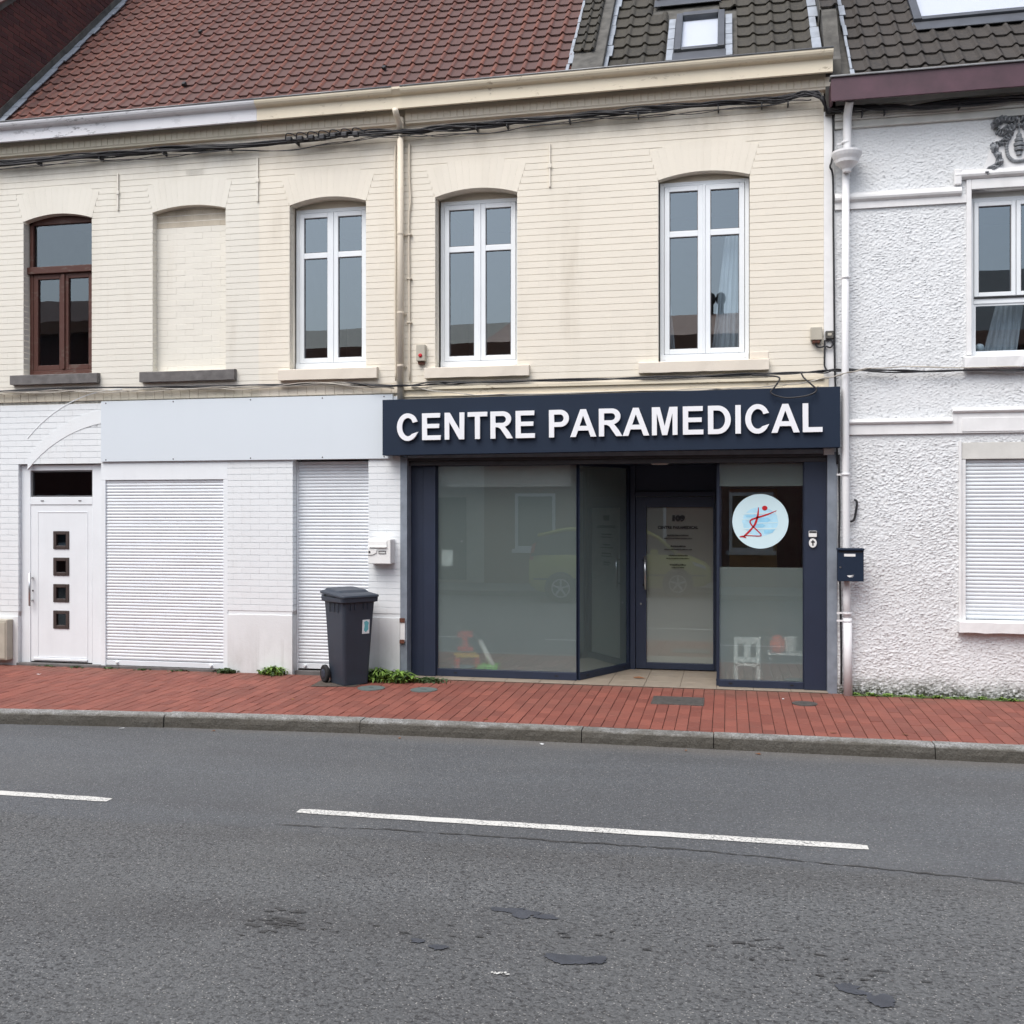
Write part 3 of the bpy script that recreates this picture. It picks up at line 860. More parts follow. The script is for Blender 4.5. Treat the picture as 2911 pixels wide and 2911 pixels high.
# ------------------------------------------------------------------ windows and shutters (parts of houses)
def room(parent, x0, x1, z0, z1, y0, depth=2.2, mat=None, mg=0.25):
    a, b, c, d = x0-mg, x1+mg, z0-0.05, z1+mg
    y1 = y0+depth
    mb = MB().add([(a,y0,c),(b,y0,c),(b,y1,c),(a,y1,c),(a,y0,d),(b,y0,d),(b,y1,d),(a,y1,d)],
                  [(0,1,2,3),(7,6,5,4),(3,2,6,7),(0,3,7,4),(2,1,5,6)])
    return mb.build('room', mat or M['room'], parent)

def bar(mb, x0, x1, z0, z1, y0, y1): mb.box(x0, x1, y0, y1, z0, z1)

def frame_mb(x0, x1, z0, z1, t, y0, y1):
    """four bars of a rectangular frame, butted"""
    mb = MB()
    mb.box(x0, x0+t, y0, y1, z0, z1); mb.box(x1-t, x1, y0, y1, z0, z1)
    mb.box(x0+t, x1-t, y0, y1, z0, z0+t); mb.box(x0+t, x1-t, y0, y1, z1-t, z1)
    return mb

def casement_window(house, x0, x1, z0, z1, y, arch=None, glass=None, trans=0.285, zfill=None):
    """white two-leaf window with a transom bar in each leaf; y = front of the frame"""
    w = MB(); t = 0.045
    w.box(x0, x0+t, y, y+0.07, z0, z1); w.box(x1-t, x1, y, y+0.07, z0, z1)
    w.box(x0+t, x1-t, y, y+0.07, z1-t, z1)
    win = w.build('window', M['upvc'], house, bevel=0.004)
    if arch is not None:     # filler between frame head and brick arch
        MB().prism_xz([(x0, z1), (x1, z1)] + [(arch.cx+(arch.r+.01)*math.sin(arch.a*(1-2*k/8)), arch.cz+(arch.r+.01)*math.cos(arch.a*(1-2*k/8))) for k in range(9)], y+0.03, y+0.06).build('head_board', M['cream_band'], win)
    ap = MB().box(x0+0.005, x1-0.005, y-0.025, y+0.07, z0, z0+0.085)
    ap.box(x0+0.03, x0+0.06, y-0.029, y-0.025, z0+0.03, z0+0.042); ap.box(x1-0.06, x1-0.03, y-0.029, y-0.025, z0+0.03, z0+0.042)
    ap.build('bottom_rail', M['upvc'], win, bevel=0.004)
    xm = (x0+x1)/2; zb = z0+0.087; zt = z1-t
    zc = zt-(zt-zb)*trans
    g = MB().box(x0+t, x1-t, y+0.022, y+0.05, zb, zt); g.build('gasket', M['upvc_grey'], win)
    for (a, b) in ((x0+t+0.004, xm-0.012), (xm+0.012, x1-t-0.004)):
        s = 0.055
        # the gasket backing is opaque only behind the bars; openings cut by building sash proud of it
        m = MB()
        m.box(a, a+s, y-0.012, y+0.055, zb+0.004, zt-0.004); m.box(b-s, b, y-0.012, y+0.055, zb+0.004, zt-0.004)
        m.box(a+s, b-s, y-0.012, y+0.055, zb+0.004, zb+0.004+s); m.box(a+s, b-s, y-0.012, y+0.055, zt-0.004-s, zt-0.004)
        m.box(a+s, b-s, y-0.010, y+0.055, zc-0.032, zc+0.032)
        m.build('sash', M['upvc'], win, bevel=0.004)
        for (c, d) in ((zb+0.004+s, zc-0.032), (zc+0.032, zt-0.004-s)):
            frame_mb(a+s, b-s, c, d, 0.008, y+0.004, y+0.05).build('gasket', M['upvc_grey'], win)
            pm = MB().box(a+s+0.001, b-s-0.001, y+0.012, y+0.016, c+0.001, d-0.001)
            pm.build('pane', glass or M['glass'], win)
    st = MB().box(xm-0.0115, xm+0.0115, y-0.020, y+0.05, zb+0.003, zt-0.002)
    st.build('meeting_strip', M['upvc'], win, bevel=0.003)
    # remove the solid gasket sheet (kept only where bars need it)
    for ch in list(win.children):
        if ch.name.startswith('gasket') and len(ch.data.vertices) == 8: bpy.data.objects.remove(ch)
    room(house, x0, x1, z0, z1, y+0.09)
    return win

def roller_shutter(house, x0, x1, z0, z1, y, pitch=0.0382, lip=True):
    sh = MB().box(x0, x1, y+0.02, y+0.03, z0, z1).build('roller_shutter', M['slat'], house)
    n = int(round((z1-z0-0.07)/pitch)); p = (z1-z0-0.07)/n
    def slat(mb):
        prof = [(0.0055, 0.0), (0.001, 0.0025), (-0.003, p*0.30), (-0.004, p*0.52), (-0.003, p*0.72), (0.000, p-0.004), (0.006, p-0.0012)]
        vs = []; m = len(prof)
        for xx in (0.0, x1-x0):
            vs += [(xx, yy, zz) for yy, zz in prof]
        mb.add(vs, [(k, m+k, m+k+1, k+1) for k in range(m-1)])
    me = shared('slat_%.3f_%.3f' % (x1-x0, p), slat, M['slat'])
    for q in me.polygons: q.use_smooth = True
    for k in range(n):
        inst('slat', me, sh, (x0, y+random.uniform(-.0008, .0008), z0+0.07+k*p))
    MB().box(x0, x1, y-0.012, y+0.018, z0, z0+0.062).build('bottom_bar', M['slat'], sh, bevel=0.004)
    for xx in (x0+(x1-x0)*0.10, x1-(x1-x0)*0.10):
        MB().lathe([(0.018, 0), (0.018, -0.02), (0.012, -0.03)], (xx, y-0.012, z0+0.035), 'y', 10).build('stopper', M['upvc'], sh)
    return sh

# ------------------------------------------------------------------ LEFT HOUSE (white ground floor, cream upper floor)
house_l = empty('row_house', (-6.2, 0, 0), 'row house with red tiled roof, cream brick upper floor and white ground floor with shutters', 'house')
XL, XM, XR = -9.06, -3.64, 0.985
ZU = 3.375
CO = 0.0728
A1 = Arch(-8.56, -7.612, 5.505); A2 = Arch(-6.79, -5.835, 5.515, 0.06); A3 = Arch(-5.02, -4.078, 5.49)
A4 = Arch(-3.25, -2.30, 5.475); A5 = Arch(-0.738, 0.228, 5.50, 0.070)
SILL = {0: 3.60, 1: 3.59, 2: 3.565, 3: 3.535, 4: 3.525}
def excl_from(archs, sills):
    def f(zlo, zhi):
        out = []
        for a, zb in zip(archs, sills):
            if zhi <= zb+0.02 or zlo > a.spring+a.rise+a.ring: continue
            h = a.hw(zlo, zhi)
            if h > 0: out.append((a.cx-h, a.cx+h))
        return out
    return f
def upper_wall(house, x0, x1, archs, sills, niche=()):
    holes = [a.outline(zb, grow=0.005) for a, zb in zip(archs, sills)]
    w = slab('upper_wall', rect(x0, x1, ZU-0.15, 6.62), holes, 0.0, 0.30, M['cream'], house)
    ex = excl_from(archs, sills)
    st = MB(); k = 0; z = ZU
    while z < 6.34:      # thick paint nearly fills the upright joints: a strip behind each course
        ivs = [(x0, x1)]
        for (a, b) in ex(z, z+CO):
            ivs = [q for (p, r) in ivs for q in (((p, min(a, r)), (max(b, p), r)) if (a < r and b > p) else ((p, r),)) if q[1]-q[0] > .01]
        for (p, q) in ivs: st.box(p+0.002, q-0.002, -0.0045, 0.02, z+0.0028, z+CO-0.0028)
        z += CO
    o = st.build('joint_filling', M['cream'], w); o['kind'] = 'stuff'
    pcs = wall_courses(x0, x1, ZU, 6.36, ex, CO, 0.232, 0.0012, 0.03)
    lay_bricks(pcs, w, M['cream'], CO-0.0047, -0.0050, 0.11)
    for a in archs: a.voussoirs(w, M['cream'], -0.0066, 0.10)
    return w
wall_lu = upper_wall(house_l, XL, XM-0.001, [A1, A2, A3], [SILL[0], SILL[1], SILL[2]])
# walled-up window
nw = MB().box(A2.x0-0.01, A2.x1+0.01, 0.098, 0.2, SILL[1]-0.02, 5.62).build('blocked_window', M['cream'], house_l)
pcs = wall_courses(A2.x0, A2.x1, SILL[1], 5.575, lambda a, b: [], CO, 0.232, 0.0015, 0.08)
lay_bricks([p for p in pcs if p[2] < 5.36], nw, M['cream'], CO-0.006, 0.092, 0.02, jit=0.0012)
lay_bricks([p for p in pcs if p[2] >= 5.36], nw, M['sooty'], CO-0.008, 0.0915, 0.02, jit=0.002, name='bare_brick')
MB().box(A2.x0, A2.x1, 0.0938, 0.0975, SILL[1], 5.57).build('joint_filling', M['cream'], nw)['kind'] = 'stuff'

# ground-floor wall
D0, D1 = -8.635, -7.492
S0, S1 = -7.488, -5.807
T0, T1 = -4.985, -4.045
GX1 = -3.668
holes = [rect(D0-0.005, S1+0.005, 0.0, 2.50), rect(T0-0.005, T1+0.005, 0.0, 2.515)]
wall_lg = slab('wall', rect(XL, GX1, -0.05, 3.258), [], 0.25, 0.32, M['room'], house_l)
gouter = [(XL, -0.05), (D0-.005, -0.05), (D0-.005, 2.50), (S1+.005, 2.50), (S1+.005, -0.05), (T0-.005, -0.05), (T0-.005, 2.515), (T1+.005, 2.515), (T1+.005, -0.05), (GX1, -0.05), (GX1, 3.258), (XL, 3.258)]
wall_lg2 = slab('ground_floor_wall', gouter, [], 0.0, 0.25, M['white_brick'], house_l)
def excl_g(zlo, zhi):
    out = []
    if zlo < 2.49: out.append((D0, S1))
    if zlo < 2.50: out.append((T0, T1))
    if zlo < 0.69: out.append((S1-.01, T0+.01)); out.append((T1-.01, GX1+.01))
    if zlo < 0.60: out.append((XL-.01, D0+.01))
    # blocked arch over the door: bands cut the courses
    zm = (zlo+zhi)/2
    return out
pcs = wall_courses(XL, GX1, 0.0, 3.255, excl_g, CO+0.0005, 0.225, 0.0007, 0.0)
lay_bricks(pcs, wall_lg2, M['white_brick'], CO-0.0048, -0.0055, 0.12, jit=0.0003, chamfer=0.0007)
st = MB()
for (a_, b_, z_) in pcs: st.box(a_-0.003, b_+0.003, -0.0052, 0.02, z_-CO/2+0.0030, z_+CO/2-0.0030)
o = st.build('joint_filling', M['white_brick'], wall_lg2); o['kind'] = 'stuff'
# old arch outline left in the paint over the door: two slender raised bands
for (r0, zc, ww, x_a, x_b) in ((1.75, 1.42, 0.165, -8.50, -7.2), (1.75, 1.65, 0.012, -8.5, -7.2)):
    n = 14; up = []; lo = []
    for k in range(n+1):
        x = x_a+(x_b-x_a)*k/n; q = math.sqrt(max(0, r0*r0-(x+7.2)**2))
        up.append((x, zc+q)); lo.append((x, zc+q-ww))
    MB().prism_xz(lo+up[::-1], -0.0105, 0.02).build('arch_band', M['white_brick'], wall_lg2)
for (a, b, zt) in ((S1+0.0, T0, 0.69), (T1, GX1, 0.69), (XL, D0, 0.60)):
    n = 22; mb = MB(); up = []
    for k in range(n+1):
        x = a+(b-a)*k/n; up.append((x, zt-0.003+0.008*mnoise.noise(Vector((x*6, 2, 0)))))
    mb.prism_xz([(a, -0.04), (b, -0.04)]+up[::-1], -0.011, 0.12)
    mb.build('plinth', M['white_plinth'], wall_lg2)
# header course of stained bricks between the two floors
pcs = [(XL+k*0.115+0.002, XL+(k+1)*0.115-0.002, 3.315) for k in range(int((XM-XL)/0.115))]
bd = MB().box(XL, XM-.03, -0.004, 0.1, 3.2605, 3.371).build('string_course', M['cream_band'], house_l)
lay_bricks(pcs, bd, M['cream_band'], 0.105, -0.010, 0.05)

# windows of the left house
def brown_window(house, x0, x1, z0, z1, y, arch):
    w = MB(); t = 0.05
    w.box(x0, x0+t, y, y+0.08, z0, z1); w.box(x1-t, x1, y, y+0.08, z0, z1)
    w.box(x0+t, x1-t, y, y+0.08, z0, z0+0.06)
    w.prism_xz([(x0, z1-0.05), (x1, z1-0.05)]+[(arch.cx+(arch.r+.01)*math.sin(arch.a*(1-2*k/8)), arch.cz+(arch.r+.01)*math.cos(arch.a*(1-2*k/8))) for k in range(9)], y, y+0.08)
    win = w.build('window', M['wood_brown'], house, bevel=0.004)
    zt = z0+(z1-z0)*0.655; xm = (x0+x1)/2+0.01
    MB().box(x0-0.02, x1-t, y-0.035, y+0.07, zt, zt+0.085).build('transom', M['wood_brown'], win, bevel=0.006)
    MB().box(x0+t+.001, x1-t-.001, y+0.03, y+0.034, zt+0.086, z1-0.051).build('pane', M['glass_dark'], win)
    for (a, b) in ((x0+t+0.002, xm-0.002), (xm+0.002, x1-t-0.002)):
        frame_mb(a, b, z0+0.062, zt-0.002, 0.062, y+0.004, y+0.06).build('sash', M['wood_brown'], win, bevel=0.004)
        MB().box(a+.063, b-.063, y+0.03, y+0.034, z0+0.125, zt-0.065).build('pane', M['glass_dark'], win)
    MB().box(xm-0.022, xm+0.022, y-0.016, y+0.003, z0+0.07, zt-0.01).build('meeting_strip', M['wood_brown'], win, bevel=0.006)
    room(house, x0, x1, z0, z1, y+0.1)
    return win
brown_window(house_l, A1.x0+0.012, A1.x1-0.002, 3.605, 5.53, 0.095, A1)
W3 = casement_window(house_l, A3.x0+0.012, A3.x1-0.002, SILL[2]+0.003, 5.475, 0.155, A3)
def sill(house, x0, x1, z0, z1, mat, y0=-0.075, y1=0.16, rough=0.004):
    mb = MB(); n = 14; vs = []; fs = []
    for i in range(n+1):
        x = x0+(x1-x0)*i/n
        def j(q): return rough*mnoise.noise(Vector((x*9+q*5.3, q*2.1, z0)))
        vs += [(x, y0+j(1), z0+j(2)), (x, y0+j(3), z1-0.008+j(4)), (x, y0+0.012, z1+j(5)*.5), (x, y1, z1+0.006), (x, y1, z0)]
    m = 5
    for i in range(n):
        for k in range(m): fs.append((i*m+k, (i+1)*m+k, (i+1)*m+(k+1) % m, i*m+(k+1) % m))
    fs += [tuple(range(m-1, -1, -1)), tuple(range(n*m, n*m+m))]
    return mb.add(vs, fs).build('window_sill', mat, house, fix=True)
sill(house_l, -8.70, -7.495, 3.475, 3.592, M['stone_grey'])
sill(house_l, -6.925, -5.69, 3.462, 3.584, M['stone_grey'], y1=0.09)
sill(house_l, -5.135, -3.925, 3.435, 3.560, M['stone_cream'])

# white door
def white_door(house):
    y = 0.05
    d = MB()
    d.box(D0, D0+0.13, y, y+0.08, 0.0, 2.485); d.box(D1-0.15, D1, y, y+0.08, 0.0, 2.485)
    d.box(D0+0.13, D1-0.15, y, y+0.08, 2.415, 2.485); d.box(D0+0.13, D1-0.15, y, y+0.08, 1.99, 2.085)
    door = d.build('front_door', M['upvc'], house, bevel=0.005)
    x0, x1 = D0+0.13, D1-0.15
    frame_mb(x0, x1, 2.0855, 2.4145, 0.018, y+0.02, y+0.06).build('gasket', M['upvc_grey'], door)
    MB().box(x0+.019, x1-.019, y+0.036, y+0.04, 2.105, 2.396).build('pane', M['glass_dark'], door)
    MB().box(x0+0.15, x0+0.19, y-0.006, y, 2.035, 2.045).box(x1-0.19, x1-0.15, y-0.006, y, 2.035, 2.045).build('drain_cap', M['upvc_grey'], door)
    lx0, lx1 = x0+0.005, x1-0.006
    sq = [(1.664, 1.440), (1.336, 1.112), (1.008, 0.784), (0.680, 0.456)]
    sx0, sx1 = -8.185, -7.965
    lf = slab('door_leaf', rect(lx0, lx1, 0.045, 1.985), [rect(sx0, sx1, b, a) for a, b in sq], y+0.008, y+0.065, M['upvc'], house)
    lf.parent = door
    # moulded border and threshold
    frame_mb(lx0+0.09, lx1-0.06, 0.095, 1.905, 0.012, y+0.0035, y+0.0079).build('moulding', M['upvc'], door, bevel=0.003)
    MB().box(lx0+0.04, lx1-0.06, y-0.012, y+0.0075, 0.060, 0.088).build('weather_bar', M['upvc'], door, bevel=0.004)
    for (a, b) in sq:
        frame_mb(sx0+.001, sx1-.001, b+.001, a-.001, 0.042, y-0.004, y+0.03).build('window_surround', M['wood_dark'], door, bevel=0.005)
        MB().box(sx0+.043, sx1-.043, y+0.022, y+0.026, b+.043, a-.043).build('pane', M['glass_dark'], door)
    hx = lx0+0.025
    h = MB().tube([(hx, y-0.055, 0.735), (hx, y-0.055, 1.145)], 0.013, 10)
    for z in (0.80, 1.08): h.tube([(hx, y-0.055, z), (hx, y+0.008, z)], 0.009, 8)
    h.build('handle', M['inox'], door, smooth=True)
    MB().box(D0-0.01, D1+.002, -0.03, 0.12, -0.02, 0.030).build('threshold', M['stone_grey'], door, bevel=0.004)
    MB().lathe([(0.011, 0), (0.011, -0.004), (0.006, -0.008)], (hx, y+0.008, 0.92), 'y', 10).build('lock', M['black_metal'], door)
    room(house, D0, D1, 0, 2.485, y+0.1, 0.10, mg=-0.02)
    return door
M['wood_dark'] = simple('brown_painted_surround', (0.050, 0.036, 0.032), 0.5)
white_door(house_l)
# big shutter with its header box and side rails
sb = MB().box(S0+0.004, S1, -0.006, 0.05, 2.288, 2.492).build('shutter_box', M['upvc'], house_l, bevel=0.003)
MB().box(S0+0.004, S0+0.062, -0.004, 0.05, 0.0, 2.2875).build('guide_rail', M['upvc'], sb, bevel=0.003)
MB().box(S1-0.058, S1, -0.004, 0.05, 0.0, 2.2875).build('guide_rail', M['upvc'], sb, bevel=0.003)
roller_shutter(house_l, S0+0.063, S1-0.059, 0.035, 2.287, 0.018)
MB().box(S0, S1, -0.03, 0.06, -0.02, 0.030).build('doorstep', M['stone_grey'], house_l, bevel=0.004)
roller_shutter(house_l, T0+0.022, T1-0.022, 0.055, 2.495, 0.125)
for (a, b) in ((T0, T0+0.021), (T1-0.021, T1)):
    MB().box(a, b, 0.115, 0.17, 0.0, 2.495).build('guide_rail', M['upvc'], house_l, bevel=0.003)
MB().box(T0, T1, 0.06, 0.24, -0.03, 0.035).build('doorstep', M['stone_grey'], house_l, bevel=0.004)
# plain white fascia sheet above the ground floor
fas = MB().box(-7.468, -3.745, -0.035, -0.012, 2.512, 3.245).build('fascia_panel', M['panel_white'], house_l, bevel=0.002)
for x in (-7.40, -6.5, -5.5, -4.6, -3.85):
    for z in (2.535, 3.222):
        MB().lathe([(0.009, 0), (0.007, -0.004)], (x, -0.035, z), 'y', 8).build('screw', M['upvc_grey'], fas)
MB().box(-3.744, -3.60, -0.02, -0.011, 3.17, 3.21).build('fascia_strip', M['panel_white'], house_l)

# ------------------------------------------------------------------ CENTRE HOUSE (cream upper floor, dark shopfront)
house_c = empty('row_house', (-1.3, 0, 0), 'row house with dark blue shopfront under two white upper windows in cream brick', 'house')
wall_cu = upper_wall(house_c, XM+0.001, XR, [A4, A5], [SILL[3], SILL[4]])
casement_window(house_c, A4.x0+0.016, A4.x1-0.002, SILL[3]+0.003, 5.465, 0.165, A4)
casement_window(house_c, A5.x0+0.012, A5.x1-0.004, SILL[4]+0.003, 5.495, 0.10, A5)
sill(house_c, -3.36, -2.155, 3.415, 3.532, M['stone_cream'])
sill(house_c, -0.945, 0.425, 3.405, 3.521, M['stone_cream'])
# upright stubs left where the old wider sill was cut
MB().box(0.232, 0.425, -0.012, 0.05, 3.5275, 3.605).build('sill_stub', M['stone_cream'], house_c, bevel=0.006)
# sheer curtains behind the right-hand window
def curtain(house, x0, x1, z0, z1, y, lean):
    n = 24; mb = MB(); vs = []
    for j in range(9):
        v = j/8; z = z0+(z1-z0)*v
        a = x0+lean[0]*(1-v); b = x1+lean[1]*(1-v)
        for i in range(n+1):
            u = i/n; vs.append((a+(b-a)*u, y+0.018*math.sin(u*34+v*2), z))
    mb.add(vs, [(j*(n+1)+i, j*(n+1)+i+1, (j+1)*(n+1)+i+1, (j+1)*(n+1)+i) for j in range(8) for i in range(n)])
    return mb.build('curtain', M['curtain'], house, smooth=True)
curtain(house_c, -0.02, 0.18, 3.60, 5.0, 0.25, (-0.16, 0.0))
curtain(house_c, -0.69, -0.66, 3.60, 4.7, 0.25, (0.0, 0.10))
# cream lintel beam over the shopfront, with two small ledges
lt = MB().box(XM-0.02, XR+0.05, -0.030, 0.15, 2.60, 3.315).box(XM-0.02, XR, -0.055, -0.0305, 3.285, 3.318).box(XM-0.02, XR, -0.048, -0.0305, 3.205, 3.222)
lt.build('lintel_beam', M['cornice'], house_c, bevel=0.004)
MB().box(XR+0.001, 1.092, -0.013, 0.30, 2.50, 6.10).build('white_quoin', M['white_trim'], house_c, bevel=0.004)

# shopfront: posts, shutter housing, glazing, recessed door
post = MB().box(-3.664, -3.582, -0.012, 0.16, -0.02, 2.53).build('steel_post', M['steel'], house_c, bevel=0.003)
MB().box(-3.660, -3.602, -0.030, -0.0125, 0.42, 0.66).build('hinge_plate', M['white_trim'], post, bevel=0.003)
MB().box(-3.664, -3.600, -0.040, -0.0308, 0.64, 0.69).build('rusty_hinge', M['rust'], post, bevel=0.004)
MB().box(-3.664, -3.604, -0.040, -0.0308, 0.40, 0.445).build('rusty_hinge', M['rust'], post, bevel=0.004)
MB().box(1.022, 1.120, -0.012, 0.16, -0.03, 2.53).build('steel_post', M['steel'], house_c, bevel=0.003)
hs = MB().box(-3.581, 1.021, 0.02, 0.24, 2.485, 2.56).build('shutter_housing', M['black_rail'], house_c, bevel=0.003)
MB().box(-3.58, 1.02, 0.000, 0.0195, 2.515, 2.56).build('housing_edge', M['steel'], hs)
MB().box(-3.58, 1.02, 0.055, 0.12, 2.432, 2.4845).build('shutter_bottom_rail', M['black_rail'], hs, bevel=0.004)
YG = 0.19; YD = 1.17; YP = 0.12
FZ = 0.012
floor_me = MB().prism_xy([(-3.6, -0.035), (1.03, -0.035), (1.03, YP+0.06), (-0.10, YP+0.06), (-0.10, YD+0.2), (-1.16, YD+0.2), (-1.66, YG+0.06), (-3.6, YG+0.06)], -0.05, FZ-0.006)
fl = floor_me.build('entrance_floor', M['joint'], house_c)
for ix in range(12):
    for iy in range(4):
        x0 = -3.60+ix*0.387; y0 = -0.03+iy*0.33
        x1 = x0+0.383; y1 = y0+0.326
        if iy > 0 and (x1 < -1.62 or x0 > -0.05): continue
        if iy == 0: y1 = min(y1, YG+0.05) if x1 < -1.62 or x0 > -0.1 else y1
        x1 = min(x1, 1.03)
        cb = MB(); cbox_top(cb, x0, x1, y0, y1, -0.03, FZ, 0.002); cb.build('floor_tile', M['beige_tile'], fl)
MB().box(-3.58, 1.02, 0.125, YD+0.4, 2.46, 2.58).build('entrance_ceiling', M['alu_navy'], house_c)
lamp = MB().lathe([(0.10, 0.0), (0.10, -0.012), (0.085, -0.018)], (-0.76, 0.62, 2.46), 'z', 24).build('ceiling_lamp', M['white_plastic'], house_c)
# left pilaster panel and glazing
MB().box(-3.58, -3.285, YG-0.05, YG+0.05, FZ+.001, 2.459).box(-3.43, -3.285, YG-0.065, YG-0.0505, FZ+.002, 2.43).build('pilaster', M['alu_navy'], house_c, bevel=0.004)
def glazed(parent_name, A, B, z0, z1, bot, top, mat_film, film_ranges, ends=(0.03, 0.03), house=house_c):
    """pane in the vertical plane from A to B (x,y): aluminium rails, glass, film on its back"""
    A = Vector(A); B = Vector(B); d = (B-A); L = d.length; ang = math.atan2(d.y, d.x)
    mat = Matrix.Translation((A.x, A.y, 0)) @ Matrix.Rotation(ang, 4, 'Z')
    f = MB().box(0, L, -0.03, 0.03, z0, z0+bot).box(0, L, -0.025, 0.025, z1-top, z1)
    if ends[0]: f.box(0, ends[0], -0.025, 0.025, z0+bot, z1-top)
    if ends[1]: f.box(L-ends[1], L, -0.025, 0.025, z0+bot, z1-top)
    win = f.xform(mat).build(parent_name, M['alu_navy'], house, bevel=0.003)
    g0, g1 = ends[0]+.001, L-ends[1]-.001
    MB().box(g0, g1, -0.006, -0.004, z0+bot+.001, z1-top-.001).xform(mat).build('pane', M['glass_shop'], win)
    for (a, b) in film_ranges:
        MB().add([(g0, 0.004, a), (g1, 0.004, a), (g1, 0.004, b), (g0, 0.004, b)], [(0, 1, 2, 3)]).xform(mat).build('frosted_film', mat_film, win)
    caps = MB()
    for u in (L*0.14, L*0.86): caps.box(u-0.018, u+0.018, -0.034, -0.0302, z0+bot*0.45, z0+bot*0.45+0.014)
    caps.xform(mat).build('drain_cap', M['black_metal'], win)
    return win
glazed('shop_window', (-3.284, YG), (-1.655, YG), FZ+.001, 2.459, 0.085, 0.035, M['frost'], [(0.10, 2.422)], (0.012, 0.006))
glazed('shop_window', (-1.648, YG+0.012), (-1.165, YD-0.02), FZ+.001, 2.459, 0.075, 0.035, M['frost'], [(0.09, 2.422)], (0.004, 0.05))
glazed('shop_window', (-0.095, YP), (0.792, YP), FZ+.001, 2.459, 0.075, 0.03, M['frost'], [(0.09, 1.305), (2.178, 2.427)], (0.006, 0.01))
glazed('shop_window', (-0.093, YD-0.03), (-0.093, YP+0.035), FZ+.001, 2.459, 0.075, 0.03, M['frost'], [(0.09, 1.305)], (0.04, 0.004))
MB().box(0.793, 1.021, YP-0.055, YP+0.06, FZ+.001, 2.459).build('pilaster', M['alu_navy'], house_c, bevel=0.004)
# door, frame, transom panel
df = MB().box(-1.145, -1.085, YD-0.05, YD+0.05, FZ+.001, 2.459).box(-0.145, -0.096, YD-0.025, YD+0.05, FZ+.001, 2.459)
df.box(-1.0845, -0.1455, YD-0.05, YD+0.05, 2.085, 2.145).box(-1.0845, -0.1455, YD-0.01, YD+0.04, 2.1455, 2.459)
door = df.build('shop_door', M['alu_navy'], house_c, bevel=0.004)
dx0, dx1, dz0, dz1 = -1.080, -0.150, FZ+0.012, 2.080
lf = MB().box(dx0, dx0+0.125, YD-0.035, YD+0.035, dz0, dz1).box(dx1-0.02, dx1, YD-0.035, YD+0.035, dz0, dz1)
lf.box(dx0+.1255, dx1-.0205, YD-0.035, YD+0.035, dz0, dz0+0.075).box(dx0+.1255, dx1-.0205, YD-0.035, YD+0.035, dz1-0.125, dz1)
lf.build('door_leaf', M['alu_navy'], door, bevel=0.004)
gx0, gx1, gz0, gz1 = dx0+0.1265, dx1-0.0215, dz0+0.076, dz1-0.126
MB().box(gx0, gx1, YD-0.012, YD-0.010, gz0, gz1).build('pane', M['glass_shop'], door)
MB().add([(gx0, YD+.002, gz0), (gx1, YD+.002, gz0), (gx1, YD+.002, gz1), (gx0, YD+.002, gz1)], [(0, 1, 2, 3)]).build('frosted_film', M['frost_door'], door)
hx = dx0+0.115
h = MB().tube([(hx, YD-0.085, 0.975), (hx, YD-0.085, 1.375)], 0.015, 12)
h.build('handle', M['inox'], door, smooth=True)
hb = MB()
for z in (1.03, 1.32): hb.tube([(hx, YD-0.08, z), (hx-0.03, YD-0.036, z)], 0.009, 8)
hb.build('handle_bracket', M['black_metal'], door)
MB().lathe([(0.012, 0), (0.012, -0.005), (0.008, -0.008)], (dx0+0.06, YD-0.035, 0.80), 'y', 12).build('lock', M['inox'], door)

